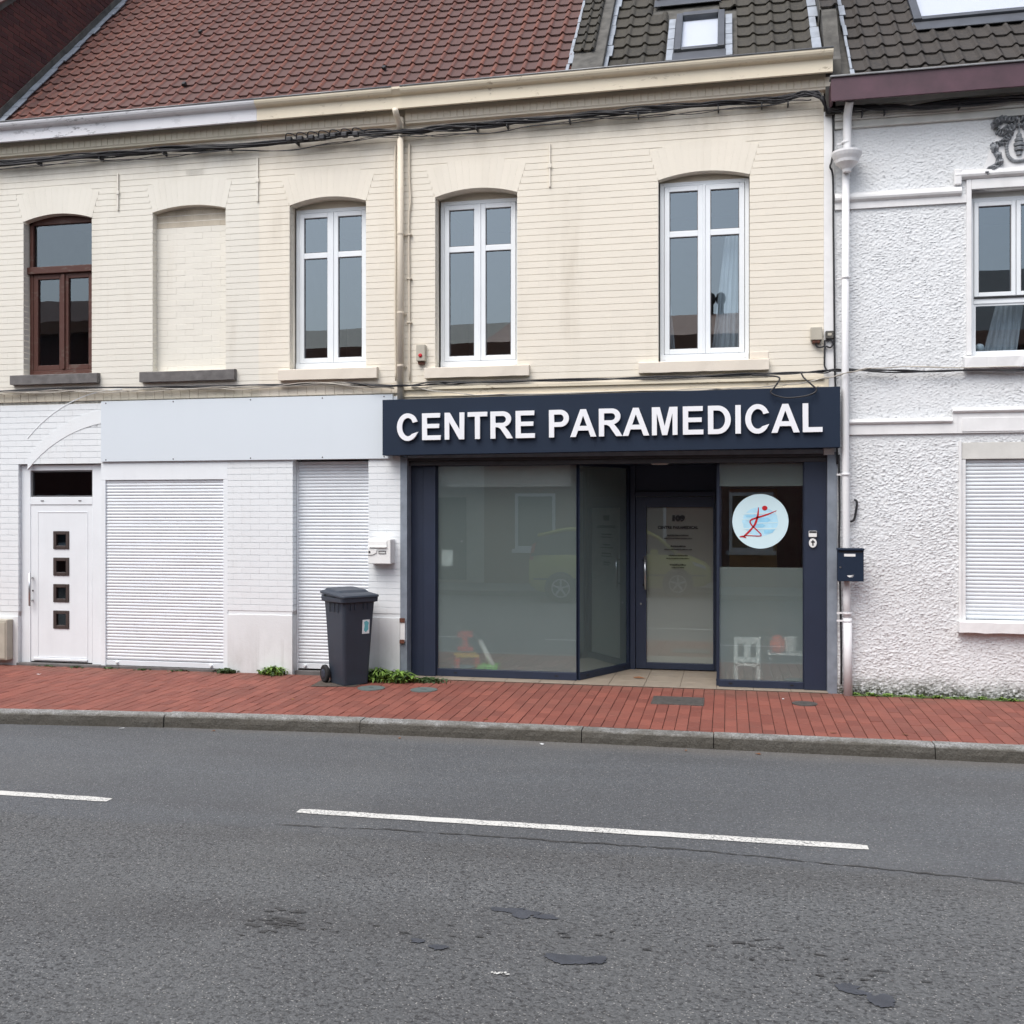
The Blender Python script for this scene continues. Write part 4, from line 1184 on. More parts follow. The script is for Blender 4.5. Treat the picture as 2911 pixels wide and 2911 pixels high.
# ------------------------------------------------------------------ lettering
def arc(cx, cz, rx, rz, a0, a1, n=14):
    return [(cx+rx*math.cos(R(a0+(a1-a0)*k/n)), cz+rz*math.sin(R(a0+(a1-a0)*k/n))) for k in range(n+1)]
def glyph(ch):
    """bold grotesque capitals, cap height 1; returns (advance, [outlines])"""
    if ch == 'E': return .93, [[(.10,0),(.86,0),(.86,.17),(.30,.17),(.30,.44),(.80,.44),(.80,.60),(.30,.60),(.30,.83),(.84,.83),(.84,1),(.10,1)]]
    if ch == 'N': return 1.01, [[(.10,0),(.29,0),(.29,.66),(.69,0),(.90,0),(.90,1),(.71,1),(.71,.345),(.30,1),(.10,1)]]
    if ch == 'T': return .85, [[(.325,0),(.525,0),(.525,.83),(.82,.83),(.82,1),(.03,1),(.03,.83),(.325,.83)]]
    if ch == 'L': return .85, [[(.11,0),(.81,0),(.81,.17),(.31,.17),(.31,1),(.11,1)]]
    if ch == 'I': return .39, [[(.095,0),(.295,0),(.295,1),(.095,1)]]
    if ch == 'M': return 1.16, [[(.10,0),(.285,0),(.285,.79),(.485,0),(.675,0),(.875,.79),(.875,0),(1.06,0),(1.06,1),(.76,1),(.58,.32),(.40,1),(.10,1)]]
    if ch == 'A': return 1.01, [[(0,0),(.215,0),(.30,.228),(.705,.228),(.79,0),(1.01,0),(.61,1),(.395,1)], [(.362,.395),(.645,.395),(.502,.77)]]
    if ch == 'D': return 1.01, [[(.10,0)]+arc(.46,.5,.48,.5,-90,90,18)+[(.10,1)], [(.30,.17)]+arc(.45,.5,.28,.33,-90,90,16)+[(.30,.83)]]
    if ch == 'P': return .93, [[(.10,0),(.30,0),(.30,.38)]+arc(.55,.69,.33,.31,-90,90,14)+[(.10,1)], [(.30,.55)]+arc(.53,.69,.145,.14,-90,90,10)+[(.30,.83)]]
    if ch == 'R': return 1.01, [[(.10,0),(.30,0),(.30,.415),(.40,.415),(.50,.36),(.76,0),(1.0,0),(.845,.24),(.68,.435)]+arc(.60,.715,.33,.285,-70,90,12)+[(.10,1)], [(.30,.575)]+arc(.58,.703,.145,.128,-90,90,10)+[(.30,.83)]]
    if ch == 'C':
        out = arc(.51,.5,.445,.518,38,322,26); inn = arc(.52,.5,.245,.345,322,38,22)
        out = [(.925,.705)]+arc(.51,.5,.445,.518,42,318,26)+[(.935,.315),(.735,.255)]
        inn = arc(.52,.5,.245,.345,310,50,22)
        return 1.01, [out+inn+[(.725,.66)]]
    return .39, []
sign = empty('shop_sign', (-1.34, -0.1, 2.54), 'long dark blue sign board with raised white letters reading CENTRE PARAMEDICAL', 'sign')
SB = 0.0055
def sz(x, z): return z+(x+1.34)*SB
xa, xb = -3.812, 1.132
bd = MB().prism_xz([(xa, sz(xa, 2.552)), (xb, sz(xb, 2.552)), (xb, sz(xb, 3.178)), (xa, sz(xa, 3.178))], -0.20, -0.05)
bd.build('board', M['navy'], sign, bevel=0.003)
text = 'CENTRE PARAMEDICAL'
CAP = 0.298; tot = sum(glyph(c)[0] for c in text); x_start, x_end = -3.645, 0.965
kx = (x_end-x_start)/(tot*CAP); x = x_start
for c in text:
    adv, outs = glyph(c)
    if outs:
        key = 'letter_'+c
        if key not in MESHES:
            me = curve_mesh(key, [[(px*CAP*kx, pz*CAP) for px, pz in o] for o in outs], 0.026)
            me.materials.append(M['letter']); MESHES[key] = me
        o = inst('letter', MESHES[key], sign, (x, -0.227, sz(x, 2.712)), (0, -SB, 0))
    x += adv*CAP*kx

# door lettering (flat print on the pane)
def text_mesh(s, size, bold=0.0):
    cu = bpy.data.curves.new('t', 'FONT'); cu.body = s; cu.size = size; cu.align_x = 'CENTER'; cu.offset = bold; cu.extrude = 0.0004
    ob = bpy.data.objects.new('t', cu); COL.objects.link(ob)
    me = bpy.data.meshes.new_from_object(ob)
    bpy.data.objects.remove(ob); bpy.data.curves.remove(cu)
    for v in me.vertices: v.co = (v.co.x, -v.co.z, v.co.y)
    me.materials.clear(); return me
def print_text(s, size, x, y, z, parent, bold=0.0, mat=None, sx=1.0):
    me = text_mesh(s, size, bold)
    for v in me.vertices: v.co = (v.co.x*sx+x, v.co.y+y, v.co.z+z)
    return link_mesh('lettering', me, mat or M['print_black'], parent)
cxd = (gx0+gx1)/2-0.02
print_text('109', 0.082, cxd, YD-0.0135, 1.798, door, 0.009, sx=1.25)
print_text('CENTRE PARAMEDICAL', 0.046, cxd, YD-0.0135, 1.700, door, 0.0022, sx=0.98)
def smudge_line(xc, w, z, h, y, parent, seed):
    """small print: a row of tiny uneven strokes, too small to read"""
    r = random.Random(seed); mb = MB(); x = xc-w/2
    while x < xc+w/2:
        g = r.uniform(.004, .010); k = r.uniform(.55, 1.0)
        mb.box(x, x+g, y-0.0004, y+0.0004, z, z+h*k); x += g+r.uniform(.001, .004)
    mb.build('small_print', M['print_black'], parent)
for i, (w, z) in enumerate([(.25,1.612),(.32,1.578),(.17,1.482),(.32,1.447),(.22,1.372),(.27,1.340),(.19,1.262),(.15,1.232)]):
    smudge_line(cxd, w, z, 0.020 if i % 2 == 0 else 0.015, YD-0.0135, door, i)

# ------------------------------------------------------------------ gutters, cornice, soldier course of the cream row
def cornice(house, x0, x1, mats, end=False):
    g = MB().prism_yz([(-0.070, 6.4780), (-0.120, 6.4660), (-0.130, 6.4510), (-0.175, 6.4380), (-0.185, 6.4460), (-0.185, 6.5740), (-0.195, 6.5820), (-0.070, 6.5820)], x0, x1)
    c = g.build('gutter', mats[0], house, fix=True)
    lip = [(-0.195, 6.5825), (-0.215, 6.5860), (-0.235, 6.5960), (-0.252, 6.6160), (-0.260, 6.6360), (-0.260, 6.6580), (-0.250, 6.6580), (-0.070, 6.6620), (-0.070, 6.5825)]
    MB().prism_yz(lip, x0, x1).build('gutter_moulding', mats[0], c, fix=True)
    MB().tube([(x0, -0.260, 6.664), (x1, -0.260, 6.664)], 0.010, 8).build('gutter_bead', M['zinc'], c, smooth=True)
    st = MB().prism_yz([(0.01, 6.300), (-0.052, 6.318), (-0.052, 6.336), (-0.056, 6.336), (-0.056, 6.477), (0.01, 6.477)], x0, x1)
    b = st.build('cornice_band', M['cream_band'], house, fix=True)
    n = int((x1-x0)/0.076); p = (x1-x0)/n
    lay_bricks([(x0+k*p+0.002, x0+(k+1)*p-0.002, 6.392) for k in range(n)], b, M['cream_band'], 0.100, -0.063, 0.03, chamfer=0.004)
    return c
cornice(house_l, XL, -5.35, (M['cornice_white'],))
cornice(house_l, -5.348, XM-0.05, (M['cornice'],))
cornice(house_c, XM+0.05, XR+0.075, (M['cornice'],))
MB().prism_yz([(-0.07, 6.471), (-0.175, 6.438), (-0.185, 6.446), (-0.185, 6.576), (-0.215, 6.586), (-0.258, 6.636), (-0.258, 6.660), (-0.07, 6.662)], XM-0.0495, XM+0.0495).build('gutter_outlet', M['cornice'], house_c, fix=True)

# ------------------------------------------------------------------ roofs of the cream row
TAN = 1.047; ANG = math.atan(TAN); RY, RZ = -0.10, 6.52
def roof_sheet(house, x0, x1, y0, z0, s1, mat, name='roof', tan=TAN, off=-0.012):
    a = math.atan(tan); ny, nz = -math.sin(a)*off, math.cos(a)*off
    ya, za = y0+ny, z0+nz; yb, zb = y0+s1*math.cos(a)+ny, z0+s1*math.sin(a)+nz
    return MB().add([(x0,ya,za),(x1,ya,za),(x1,yb,zb),(x0,yb,zb),(x0,2*yb-ya,za),(x1,2*yb-ya,za)], [(0,1,2,3),(3,2,5,4)]).build(name, mat, house)
roof_l = roof_sheet(house_l, XL, -1.70, RY, RZ, 6.2, M['cement'])
GA, PI_ = 0.232, 0.176
tile_roof(roof_l, XL+0.06, -1.73, RY, RZ, TAN, 0.10, 22, PI_, GA, M['tile_red'], roll=M['tile_roll'])
def rp(x, s, n=0.0, y0=None, z0=None):
    y0 = RY if y0 is None else y0; z0 = RZ if z0 is None else z0
    return (x, y0+s*math.cos(ANG)-n*math.sin(ANG), z0+s*math.sin(ANG)+n*math.cos(ANG))
def slope_box(x0, x1, s0, s1, n0, n1, y0=None, z0=None):
    c = [rp(x, s, n, y0, z0) for n in (n0, n1) for (x, s) in ((x0, s0), (x1, s0), (x1, s1), (x0, s1))]
    return MB().add(c, [(0,3,2,1),(4,5,6,7),(0,1,5,4),(1,2,6,5),(2,3,7,6),(3,0,4,7)])
def flash_row(parent, x0, x1, s0, rows, gauge, lift=0.05, seed=1, y0=None, z0=None, skip=0):
    r = random.Random(seed)
    for k in range(rows):
        s = s0+k*gauge
        slope_box(x0+r.uniform(-.006, .006), x1+r.uniform(-.02, .02), s-0.01, s+gauge*0.93, lift-0.012, lift+r.uniform(0, .01), y0, z0).build('lead_flashing', M['lead'], parent, bevel=0.005)
flash_row(roof_l, XL+0.01, XL+0.10, 0.10, 20, GA, 0.052, 3)
flash_row(roof_l, -1.775, -1.725, 0.10, 16, GA, 0.055, 4)
slope_box(XL-0.005, XL+0.012, 0.0, 6.0, 0.0, 0.13).build('cement_fillet', M['cement'], roof_l)
vt = MB()
for (x, s) in ((-6.72, 0.98), (-4.06, 0.90), (-7.15, 2.7)):
    slope_box(x, x+0.05, s, s+0.06, 0.03, 0.075).build('vent_tile_hood', M['black_metal'], roof_l, bevel=0.01)
# party-wall parapet with a few coping tiles
par = slope_box(-1.69, -1.345, 0.16, 6.1, -0.05, 0.135).build('parapet', M['cement'], house_c, bevel=0.008)
def cope(mb): pantile(mb, 0.168, GA+0.05)
me_c = shared('coping_tile', cope, M['tile_dark'])
for k in range(12):
    for c in range(2):
        inst('coping_tile', me_c, par, rp(-1.70+c*0.115, 0.62+k*GA, 0.136), (ANG, 0, 0), (0.70, 1, 1))
roof_c = roof_sheet(house_c, -1.345, 0.99, RY, RZ, 6.2, M['cement'])
GC = 0.285
VX0, VX1, VS0, VS1 = -0.585, -0.035, 0.62, 1.62
V2X0, V2X1, V2S0 = -0.93, -0.02, 2.20
def skip_c(x, s):
    return (VX0-0.10 < x < VX1+0.10 and VS0-0.12 < s < VS1+0.05) or (V2X0 < x < V2X1 and s > V2S0-0.25)
tile_roof(roof_c, -1.30, 0.905, RY, RZ, TAN, 0.10, 13, 0.196, GC, M['tile_dark'], skip_c)
flash_row(roof_c, -1.355, -1.285, 0.10, 13, GC, 0.058, 6)
flash_row(roof_c, 0.885, 0.975, 0.10, 13, GC, 0.058, 7)
def roof_window(house, x0, x1, s0, s1, y0=None, z0=None, fr=0.075, apron=True, sides=True):
    o = MB()
    a = slope_box(x0, x0+fr, s0, s1, 0.0, 0.085, y0, z0); o.add(a.v, a.f)
    a = slope_box(x1-fr, x1, s0, s1, 0.0, 0.085, y0, z0); o.add(a.v, a.f)
    a = slope_box(x0+fr, x1-fr, s1-fr*1.3, s1, 0.0, 0.095, y0, z0); o.add(a.v, a.f)
    a = slope_box(x0+fr, x1-fr, s0, s0+fr*0.9, 0.0, 0.075, y0, z0); o.add(a.v, a.f)
    w = o.build('roof_window', M['zinc_dark'], house, bevel=0.006)
    slope_box(x0+fr+.002, x1-fr-.002, s0+fr*0.9+.002, s1-fr*1.3-.002, 0.0, 0.022, y0, z0).build('blind', M['blind'], w)
    slope_box(x0+fr+.001, x1-fr-.001, s0+fr*0.9+.001, s1-fr*1.3-.001, 0.050, 0.056, y0, z0).build('pane', M['glass_roof'], w)
    if apron: slope_box(x0-0.02, x1+0.02, s0-0.20, s0-0.003, 0.032, 0.046, y0, z0).build('flashing_apron', M['zinc_dark'], w, bevel=0.004)
    if sides:
        n = max(2, int((s1-s0)/GC)+1)
        for sx in (x0-0.085, x1+0.008):
            for k in range(n):
                slope_box(sx, sx+0.077, s0-0.18+k*GC, s0-0.18+k*GC+GC*0.95, 0.03, 0.046, y0, z0).build('lead_flashing', M['lead'], w, bevel=0.004)
    return w
M['zinc_dark'] = simple('dark_grey_roof_window_cladding', (0.075, 0.082, 0.095), 0.5, 0.3, 0.15)
roof_window(house_c, VX0, VX1, VS0, VS1)
roof_window(house_c, V2X0+0.08, V2X1-0.08, V2S0, V2S0+1.2, sides=False)
# parapet between the cream row and the right-hand house
MB().prism_yz([(-0.06, 6.05), (0.0, 6.05), (5.0, 6.05), (5.0, 11.6), rp(0, 1.5, 0.20)[1:], (rp(0, 0.95, 0.20)[1], rp(0, 0.95, 0.20)[2]), (0.08, 6.76), (-0.06, 6.62)][::-1], 1.000, 1.155).build('parapet', M['cement'], house_c, fix=True)
MB().box(0.99, 1.16, 0.0, 0.3, 5.9, 6.06).build('parapet_corbel', M['cement'], house_c)
parr = slope_box(0.985, 1.170, 1.02, 6.0, 0.0, 0.20).build('parapet_top', M['cement'], house_c)
me_c2 = shared('coping_tile_brown', cope, M['tile_brown'])
for k in range(10):
    inst('coping_tile', me_c2, parr, rp(0.99, 1.02+k*GA, 0.201), (ANG, 0, 0), (1.05, 1, 1))

# ------------------------------------------------------------------ NEIGHBOUR (taller brick house beyond the left end)
house_n = empty('brick_house', (-12.0, 0.4, 0), 'taller dark red brick house whose gable rises above the red tiled roof', 'house')
def zv(y): return 8.10+0.93*y
gw = MB().prism_yz([(0.02, -0.05), (8.0, -0.05), (8.0, zv(0.02)), (4.0, zv(4.0)), (0.02, zv(0.02))], -14.5, XL-0.012).build('gable_wall', M['mortar_dark'], house_n, fix=True)
pcs = []
z = 6.6; k = 0
while z < 12:
    y = 0.03+(0.11 if k % 2 else 0)
    for j in range(24):
        a, b = y+j*0.22, y+j*0.22+0.212
        if zv(b) > z+0.08 and z+0.07 > RZ+TAN*(a-RY)-0.3 and b < 4.0: pcs.append((a, b, z+0.034))
    z += 0.072; k += 1
lay_bricks(pcs, gw, M['brick_dark'], 0.062, -0.006, 0.02, rotz=R(90), base=(XL-0.012, 0, 0), jit=0.003)
rn = MB().prism_yz([(-0.15, zv(-0.15)), (4.0, zv(4.0)), (4.0, zv(4.0)+0.08), (-0.15, zv(-0.15)+0.08)], -14.5, XL+0.03).prism_yz([(4.0, zv(4.0)), (8.2, zv(-0.2)), (8.2, zv(-0.2)+0.08), (4.0, zv(4.0)+0.08)], -14.5, XL+0.03).build('roof', M['cement'], house_n, fix=True)
for k in range(17):
    y0_ = -0.16+k*0.25; 
    MB().prism_yz([(y0_, zv(y0_)+0.085), (y0_+0.27, zv(y0_+0.27)+0.083), (y0_+0.27, zv(y0_+0.27)+0.10), (y0_, zv(y0_)+0.125)], XL-0.22, XL+0.05).build('verge_tile', M['tile_red'], rn, fix=True)
MB().box(-14.5, XL-0.02, 0.0, 0.02, -0.05, zv(0)-0.05).build('front_wall', M['brick_front'], house_n)
for (wx, wz) in ((-13.4, 0.9), (-11.2, 0.9), (-13.4, 4.2), (-11.2, 4.2)):
    f_ = frame_mb(wx, wx+1.0, wz, wz+1.7, 0.07, -0.05, -0.001).build('window', M['upvc'], house_n)
    MB().box(wx+.071, wx+.929, -0.03, -0.02, wz+.071, wz+1.629).build('pane', M['glass_dark'], f_)
    MB().box(wx-.08, wx+1.08, -0.08, -0.001, wz-0.10, wz-.001).build('sill', M['stone_grey'], f_)

# ------------------------------------------------------------------ RIGHT HOUSE (white roughcast)
house_r = empty('roughcast_house', (3.0, 0, 0), 'white roughcast house with burgundy fascia and raised plaster bands', 'house')
RX0, RX1 = 1.093, 6.2
UW = (2.433, 3.327, 3.485, 5.19); LW = (2.338, 3.422, 0.69, 2.612)
def vnoise(x, y, seed):
    rs = np.random.RandomState(seed); T = rs.rand(256, 256).astype(np.float32)
    xi = np.floor(x).astype(int); yi = np.floor(y).astype(int); fx = x-xi; fy = y-yi
    fx = fx*fx*(3-2*fx); fy = fy*fy*(3-2*fy)
    a = T[xi % 256, yi % 256]; b = T[(xi+1) % 256, yi % 256]; c = T[xi % 256, (yi+1) % 256]; d = T[(xi+1) % 256, (yi+1) % 256]
    return (a*(1-fx)+b*fx)*(1-fy)+(c*(1-fx)+d*fx)*fy
def roughcast(house):
    st = 0.0068; x1 = 3.6
    nx = int((x1-RX0)/st)+1; nz = int(6.25/st)+1
    gx, gz = np.meshgrid(np.linspace(RX0, x1, nx), np.linspace(-0.02, 6.22, nz))
    wx = vnoise(gx*6, gz*6, 1)-.5; wz = vnoise(gx*5+9, gz*5+3, 2)-.5
    u = gx+0.05*wx; v = gz+0.06*wz-0.18*gx*0.6
    h = 0.55*np.abs(vnoise(u*38, v*84, 3)-.5)*2+0.32*np.abs(vnoise(u*66, v*135, 4)-.5)*2+0.13*vnoise(u*100, v*150, 5)
    h = np.clip((h-0.18)*1.7, 0, 1)
    amp = (0.0040+0.0040*vnoise(gx*1.3, gz*1.3, 8))+0.003*np.clip((2.75-gz)/0.3, 0, 1)
    gy = 0.010-h*amp; gz = gz-h*0.006
    co = np.stack([gx, gy, gz], -1).reshape(-1, 3).astype(np.float32)
    ii, jj = np.meshgrid(np.arange(nz-1), np.arange(nx-1), indexing='ij')
    cx = (gx[:-1, :-1]+st/2); cz = (gz[:-1, :-1]+st/2)
    keep = np.ones_like(cx, bool)
    for (a, b, c, d) in (UW, LW): keep &= ~((cx > a) & (cx < b) & (cz > c) & (cz < d))
    a = (ii*nx+jj)[keep]; q = np.stack([a, a+1, a+nx+1, a+nx], 1)
    me = bpy.data.meshes.new('roughcast_wall')
    me.vertices.add(len(co)); me.vertices.foreach_set('co', co.ravel())
    me.loops.add(q.size); me.loops.foreach_set('vertex_index', q.ravel().astype(np.int32))
    me.polygons.add(len(q)); me.polygons.foreach_set('loop_start', np.arange(0, q.size, 4, dtype=np.int32))
    me.polygons.foreach_set('loop_total', np.full(len(q), 4, np.int32))
    me.update(); me.validate()
    w = link_mesh('wall', me, M['roughcast'], house, smooth=True)
    slab('wall_core', rect(RX0, RX1, -0.05, 6.25), [rect(*UW), rect(*LW)], 0.03, 0.30, M['white_trim'], house)
    box('wall_end', M['roughcast'], house, 3.602, RX1, -0.004, 0.029, -0.05, 6.22)
    return w
roughcast(house_r)
def mould(name, pts, prof, mat, parent, bevel=0.0):
    """sweep a small (y,z) profile along straight x-z runs; here simple level runs"""
    mb = MB()
    for (x0, x1, z) in pts: mb.prism_yz([(y, z+dz) for y, dz in prof], x0, x1)
    return mb.build(name, mat, parent, fix=True)
TOR = [(0.0, 0.0), (-0.020, 0.0), (-0.028, 0.008), (-0.046, 0.020), (-0.054, 0.040), (-0.050, 0.062), (-0.036, 0.080), (-0.022, 0.088), (-0.022, 0.100), (0.0, 0.104)]
TOR2 = [(y*0.85, dz*0.62) for y, dz in TOR]
# upper string course, stepping up round the window head
U = 2.88
def sym(x): return 2*U-x
mould('string_course', [(RX0+0.002, 2.335, 5.132), (sym(2.335), RX1, 5.132)], TOR, M['white_trim'], house_r)
mould('string_course', [(2.270, sym(2.270), 5.296)], TOR, M['white_trim'], house_r)
for s in (1, -1):
    xa = 2.262 if s == 1 else sym(2.335)
    MB().box(xa, xa+0.073, -0.050, 0.0, 5.2365, 5.400).build('string_course', M['white_trim'], house_r, bevel=0.012)
    b0, b1 = (RX0+0.002, 2.384) if s == 1 else (sym(2.384), RX1)
    MB().box(b0, b1, -0.016, 0.02, 5.062, 5.1315).build('plaster_band', M['white_trim'], house_r)
fr = MB().box(2.385, UW[0], -0.018, 0.06, 3.50, 5.292).box(UW[1], sym(2.385), -0.018, 0.06, 3.50, 5.292).box(UW[0]+.001, UW[1]-.001, -0.018, 0.06, UW[3], 5.2915)
fr.build('window_surround', M['white_trim'], house_r, bevel=0.004)
# panel of smooth plaster behind the garland
MB().prism_xz([(2.55, 5.401), (sym(2.55), 5.401), (sym(2.62), 5.60), (sym(2.74), 5.86), (2.74, 5.86), (2.62, 5.60)], -0.008, 0.0).build('plaster_panel', M['white_trim'], house_r)
# lower string course
mould('string_course', [(RX0+0.12, 2.248, 2.808), (sym(2.248), RX1, 2.808)], TOR2, M['white_trim'], house_r)
mould('string_course', [(2.248, sym(2.248), 2.908)], TOR2, M['white_trim'], house_r)
MB().box(RX0+0.12, 2.3, -0.018, 0.02, 2.706, 2.8075).box(sym(2.3), RX1, -0.018, 0.02, 2.706, 2.8075).box(2.301, sym(2.301), -0.018, 0.02, 2.706, 2.9075).box(2.249, 2.3, -0.018, 0.02, 2.808, 2.9075).build('plaster_band', M['white_trim'], house_r)
MB().box(2.34, sym(2.34), -0.026, -0.0185, 2.72, 2.86).build('plaster_panel', M['white_trim'], house_r, bevel=0.003)
MB().box(2.312, LW[0], -0.016, 0.1, 0.69, 2.63).box(LW[1], sym(2.312), -0.016, 0.1, 0.69, 2.63).build('window_surround', M['white_trim'], house_r, bevel=0.003)
# eaves mouldings, fascia, gutter
for (z0, z1, y) in ((5.905, 5.930, -0.028), (5.9305, 5.985, -0.016), (5.9855, 6.010, -0.040), (6.0105, 6.075, -0.052), (6.0755, 6.11, -0.085), (6.1105, 6.17, -0.11), (6.1705, 6.225, -0.14)):
    MB().box(RX0+0.002, RX1, y, 0.02, z0, z1).build('eaves_moulding', M['grey_trim'], house_r, bevel=0.005)
gt = MB().box(1.032, RX1, -0.305, -0.28, 6.092, 6.328).box(1.032, 1.055, -0.2795, -0.02, 6.092, 6.31).box(1.056, RX1, -0.2795, 0.0, 6.2255, 6.245).build('gutter', M['burgundy'], house_r, bevel=0.003)
MB().box(1.02, RX1, -0.325, -0.20, 6.3285, 6.350).build('gutter_edge', M['zinc'], gt, bevel=0.006)
# roof
RRY, RRZ = -0.30, 6.19
roof_r = roof_sheet(house_r, 1.16, RX1, RRY, RRZ, 6.4, M['cement'])
W2X0, W2X1, W2S0 = 1.985, 3.30, 1.42
def skip_r(x, s): return W2X0-0.02 < x < W2X1+0.02 and s > W2S0-0.14
tile_roof(roof_r, 1.27, RX1, RRY, RRZ, TAN, 0.10, 11, 0.182, 0.28, M['tile_brown'], skip_r)
flash_row(roof_r, 1.235, 1.285, 0.10, 11, 0.28, 0.056, 9, RRY, RRZ)
roof_window(house_r, W2X0, W2X1, W2S0, W2S0+1.3, RRY, RRZ, fr=0.085, sides=False)
# upper window: two leaves over a fixed light
def window_r(house):
    x0, x1, z0, z1 = UW; y = 0.10; t = 0.045; zm = 4.075
    w = MB().box(x0+.001, x0+t, y, y+0.07, z0+.05, z1-0.06).box(x1-t, x1-.001, y, y+0.07, z0+.05, z1-0.06)
    w.box(x0+t+.0005, x1-t-.0005, y, y+0.07, z1-0.105, z1-0.06).box(x0+t+.0005, x1-t-.0005, y, y+0.07, zm-0.035, zm+0.035).box(x0+.001, x1-.001, y-0.03, y+0.0695, z0, z0+0.0495)
    win = w.build('window', M['upvc'], house, bevel=0.004)
    MB().box(x0+.001, x1-.001, y+0.02, y+0.06, z1-0.0595, z1-.001).build('head_board', M['grey_trim'], win)
    MB().box(x0+t, x1-t, y-0.012, y-0.0005, zm+0.018, zm+0.030).build('drip_gap', M['black_metal'], win)
    xm = (x0+x1)/2
    for (a, b) in ((x0+t+.003, xm-.003), (xm+.003, x1-t-.003)):
        s = 0.042
        frame_mb(a, b, zm+0.037, z1-0.108, s, y-0.014, y+0.05).build('sash', M['upvc'], win, bevel=0.004)
        frame_mb(a+s, b-s, zm+0.037+s, z1-0.108-s, 0.007, y+0.003, y+0.045).build('gasket', M['upvc_grey'], win)
        MB().box(a+s+.001, b-s-.001, y+0.014, y+0.018, zm+0.037+s, z1-0.108-s).build('pane', M['glass'], win)
    frame_mb(x0+t+.001, x1-t-.001, z0+0.0505, zm-0.036, 0.02, y+0.01, y+0.05).build('gasket', M['upvc'], win)
    MB().box(x0+t+.022, x1-t-.022, y+0.02, y+0.024, z0+0.072, zm-0.057).build('pane', M['glass'], win)
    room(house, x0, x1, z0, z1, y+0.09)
window_r(house_r)
curtain(house_r, 2.74, 3.0, 3.55, 4.06, 0.30, (-0.13, -0.06))
fz = empty('shelf_ornament', (2.565, 0.25, 3.54), 'small round grey ornament inside upper window of roughcast house', 'ornament')
MB().lathe([(0.02, 0), (0.028, 0.01), (0.012, 0.03), (0.012, 0.06), (0.04, 0.09), (0.05, 0.12), (0.042, 0.155), (0.01, 0.17)], (2.565, 0.25, 3.485), 'z', 14).build('body', M['white_plastic'], fz, smooth=True)
sill(house_r, 2.355, sym(2.355), 3.36, 3.484, M['white_trim'], y0=-0.07, y1=0.12, rough=0.014)
# lower window: closed shutter
lw = MB().box(LW[0]+.001, LW[1]-.001, 0.0, 0.09, 2.44, 2.611).build('shutter_box', M['grey_trim'], house_r, bevel=0.004)
MB().box(LW[0]+.001, LW[0]+0.044, 0.005, 0.09, 0.70, 2.4395).box(LW[1]-0.044, LW[1]-.001, 0.005, 0.09, 0.70, 2.4395).build('guide_rail', M['white_trim'], lw, bevel=0.003)
roller_shutter(house_r, LW[0]+0.045, LW[1]-0.045, 0.735, 2.439, 0.045, pitch=0.0385)
MB().box(LW[0]+.001, LW[1]-.001, 0.0, 0.09, 0.69, 0.734).build('sill_board', M['white_trim'], lw)
sill(house_r, 2.303, sym(2.303), 0.675, 0.789, M['white_trim'], y0=-0.085, y1=0.10, rough=0.008)

# plaster garland with bow over the upper window (relief, mirrored about the window axis)
orn = empty('plaster_garland', (U, -0.03, 5.4), 'grey painted plaster ribbon bow with hanging cord over the white window', 'relief ornament')
def ribbon(path, widths, y=-0.016, thick=0.03, waves=9, name='ribbon', seed=0):
    P = catmull([(x, 0, z) for x, z in path], 8); n = len(P)
    for s in (1, -1):
        mb = MB(); vs = []; m = 7
        for i, p in enumerate(P):
            a = P[max(0, i-1)]; b = P[min(n-1, i+1)]; d = (b-a).normalized(); nn = Vector((-d.z, 0, d.x))
            f = i/(n-1)*(len(widths)-1); k = min(int(f), len(widths)-2); w = widths[k]+(widths[k+1]-widths[k])*(f-k)
            w *= 1+0.10*math.sin(i*1.9+seed)
            yy = y-thick*(0.65+0.45*math.sin(i/n*waves*2*math.pi+seed))
            for j in range(m):
                u = -1+2*j/(m-1)
                q = p+nn*(w/2*u)
                x = q.x if s == 1 else 2*U-q.x
                vs.append((x, (yy+0.010*math.cos(u*5+i*0.8) if abs(u) < 0.99 else 0.004), q.z))
        mb.add(vs, [(i*m+j, (i+1)*m+j, (i+1)*m+j+1, i*m+j+1) for i in range(n-1) for j in range(m-1)])
        mb.build(name, M['relief'], orn, fix=True, smooth=False)
ribbon([(2.66,5.795),(2.655,5.845),(2.72,5.880),(2.80,5.865),(2.87,5.870)], [.045,.075,.085,.075,.06], seed=1, thick=0.055, name='bow')
ribbon([(2.67,5.775),(2.72,5.750),(2.78,5.775),(2.86,5.825)], [.05,.095,.105,.07], seed=2, thick=0.050, name='bow')
ribbon([(2.80,5.745),(2.765,5.680),(2.72,5.645),(2.66,5.635)], [.08,.075,.065,.055], seed=3, thick=0.035)
ribbon([(2.645,5.650),(2.655,5.575),(2.685,5.515),(2.70,5.460),(2.66,5.415),(2.60,5.375),(2.565,5.325)], [.065,.075,.06,.085,.06,.075,.05], seed=4, thick=0.045, waves=5)
for s in (1, -1):
    pts = [(U+s*(x-U), -0.020, z) for x, z in ((2.795,5.715),(2.763,5.615),(2.775,5.515),(2.82,5.460),(2.88,5.445))]
    MB().tube(catmull(pts, 8), [0.014*(1+0.35*(k % 2)) for k in range(33)], 6).build('cord', M['relief'], orn)
pend = MB()
for k in range(5):
    z = 5.715-k*0.045; w = (0.028, 0.045, 0.055, 0.05, 0.03)[k]
    pend.lathe([(w*0.4, 0.05), (w, 0.03), (w*0.9, 0.005), (w*0.3, 0.0)], (U, -0.012, z-0.03), 'z', 9)
pend.tube([(U, -0.02, 5.83), (U, -0.02, 5.72)], 0.01, 6)
pend.build('pendant', M['relief'], orn)

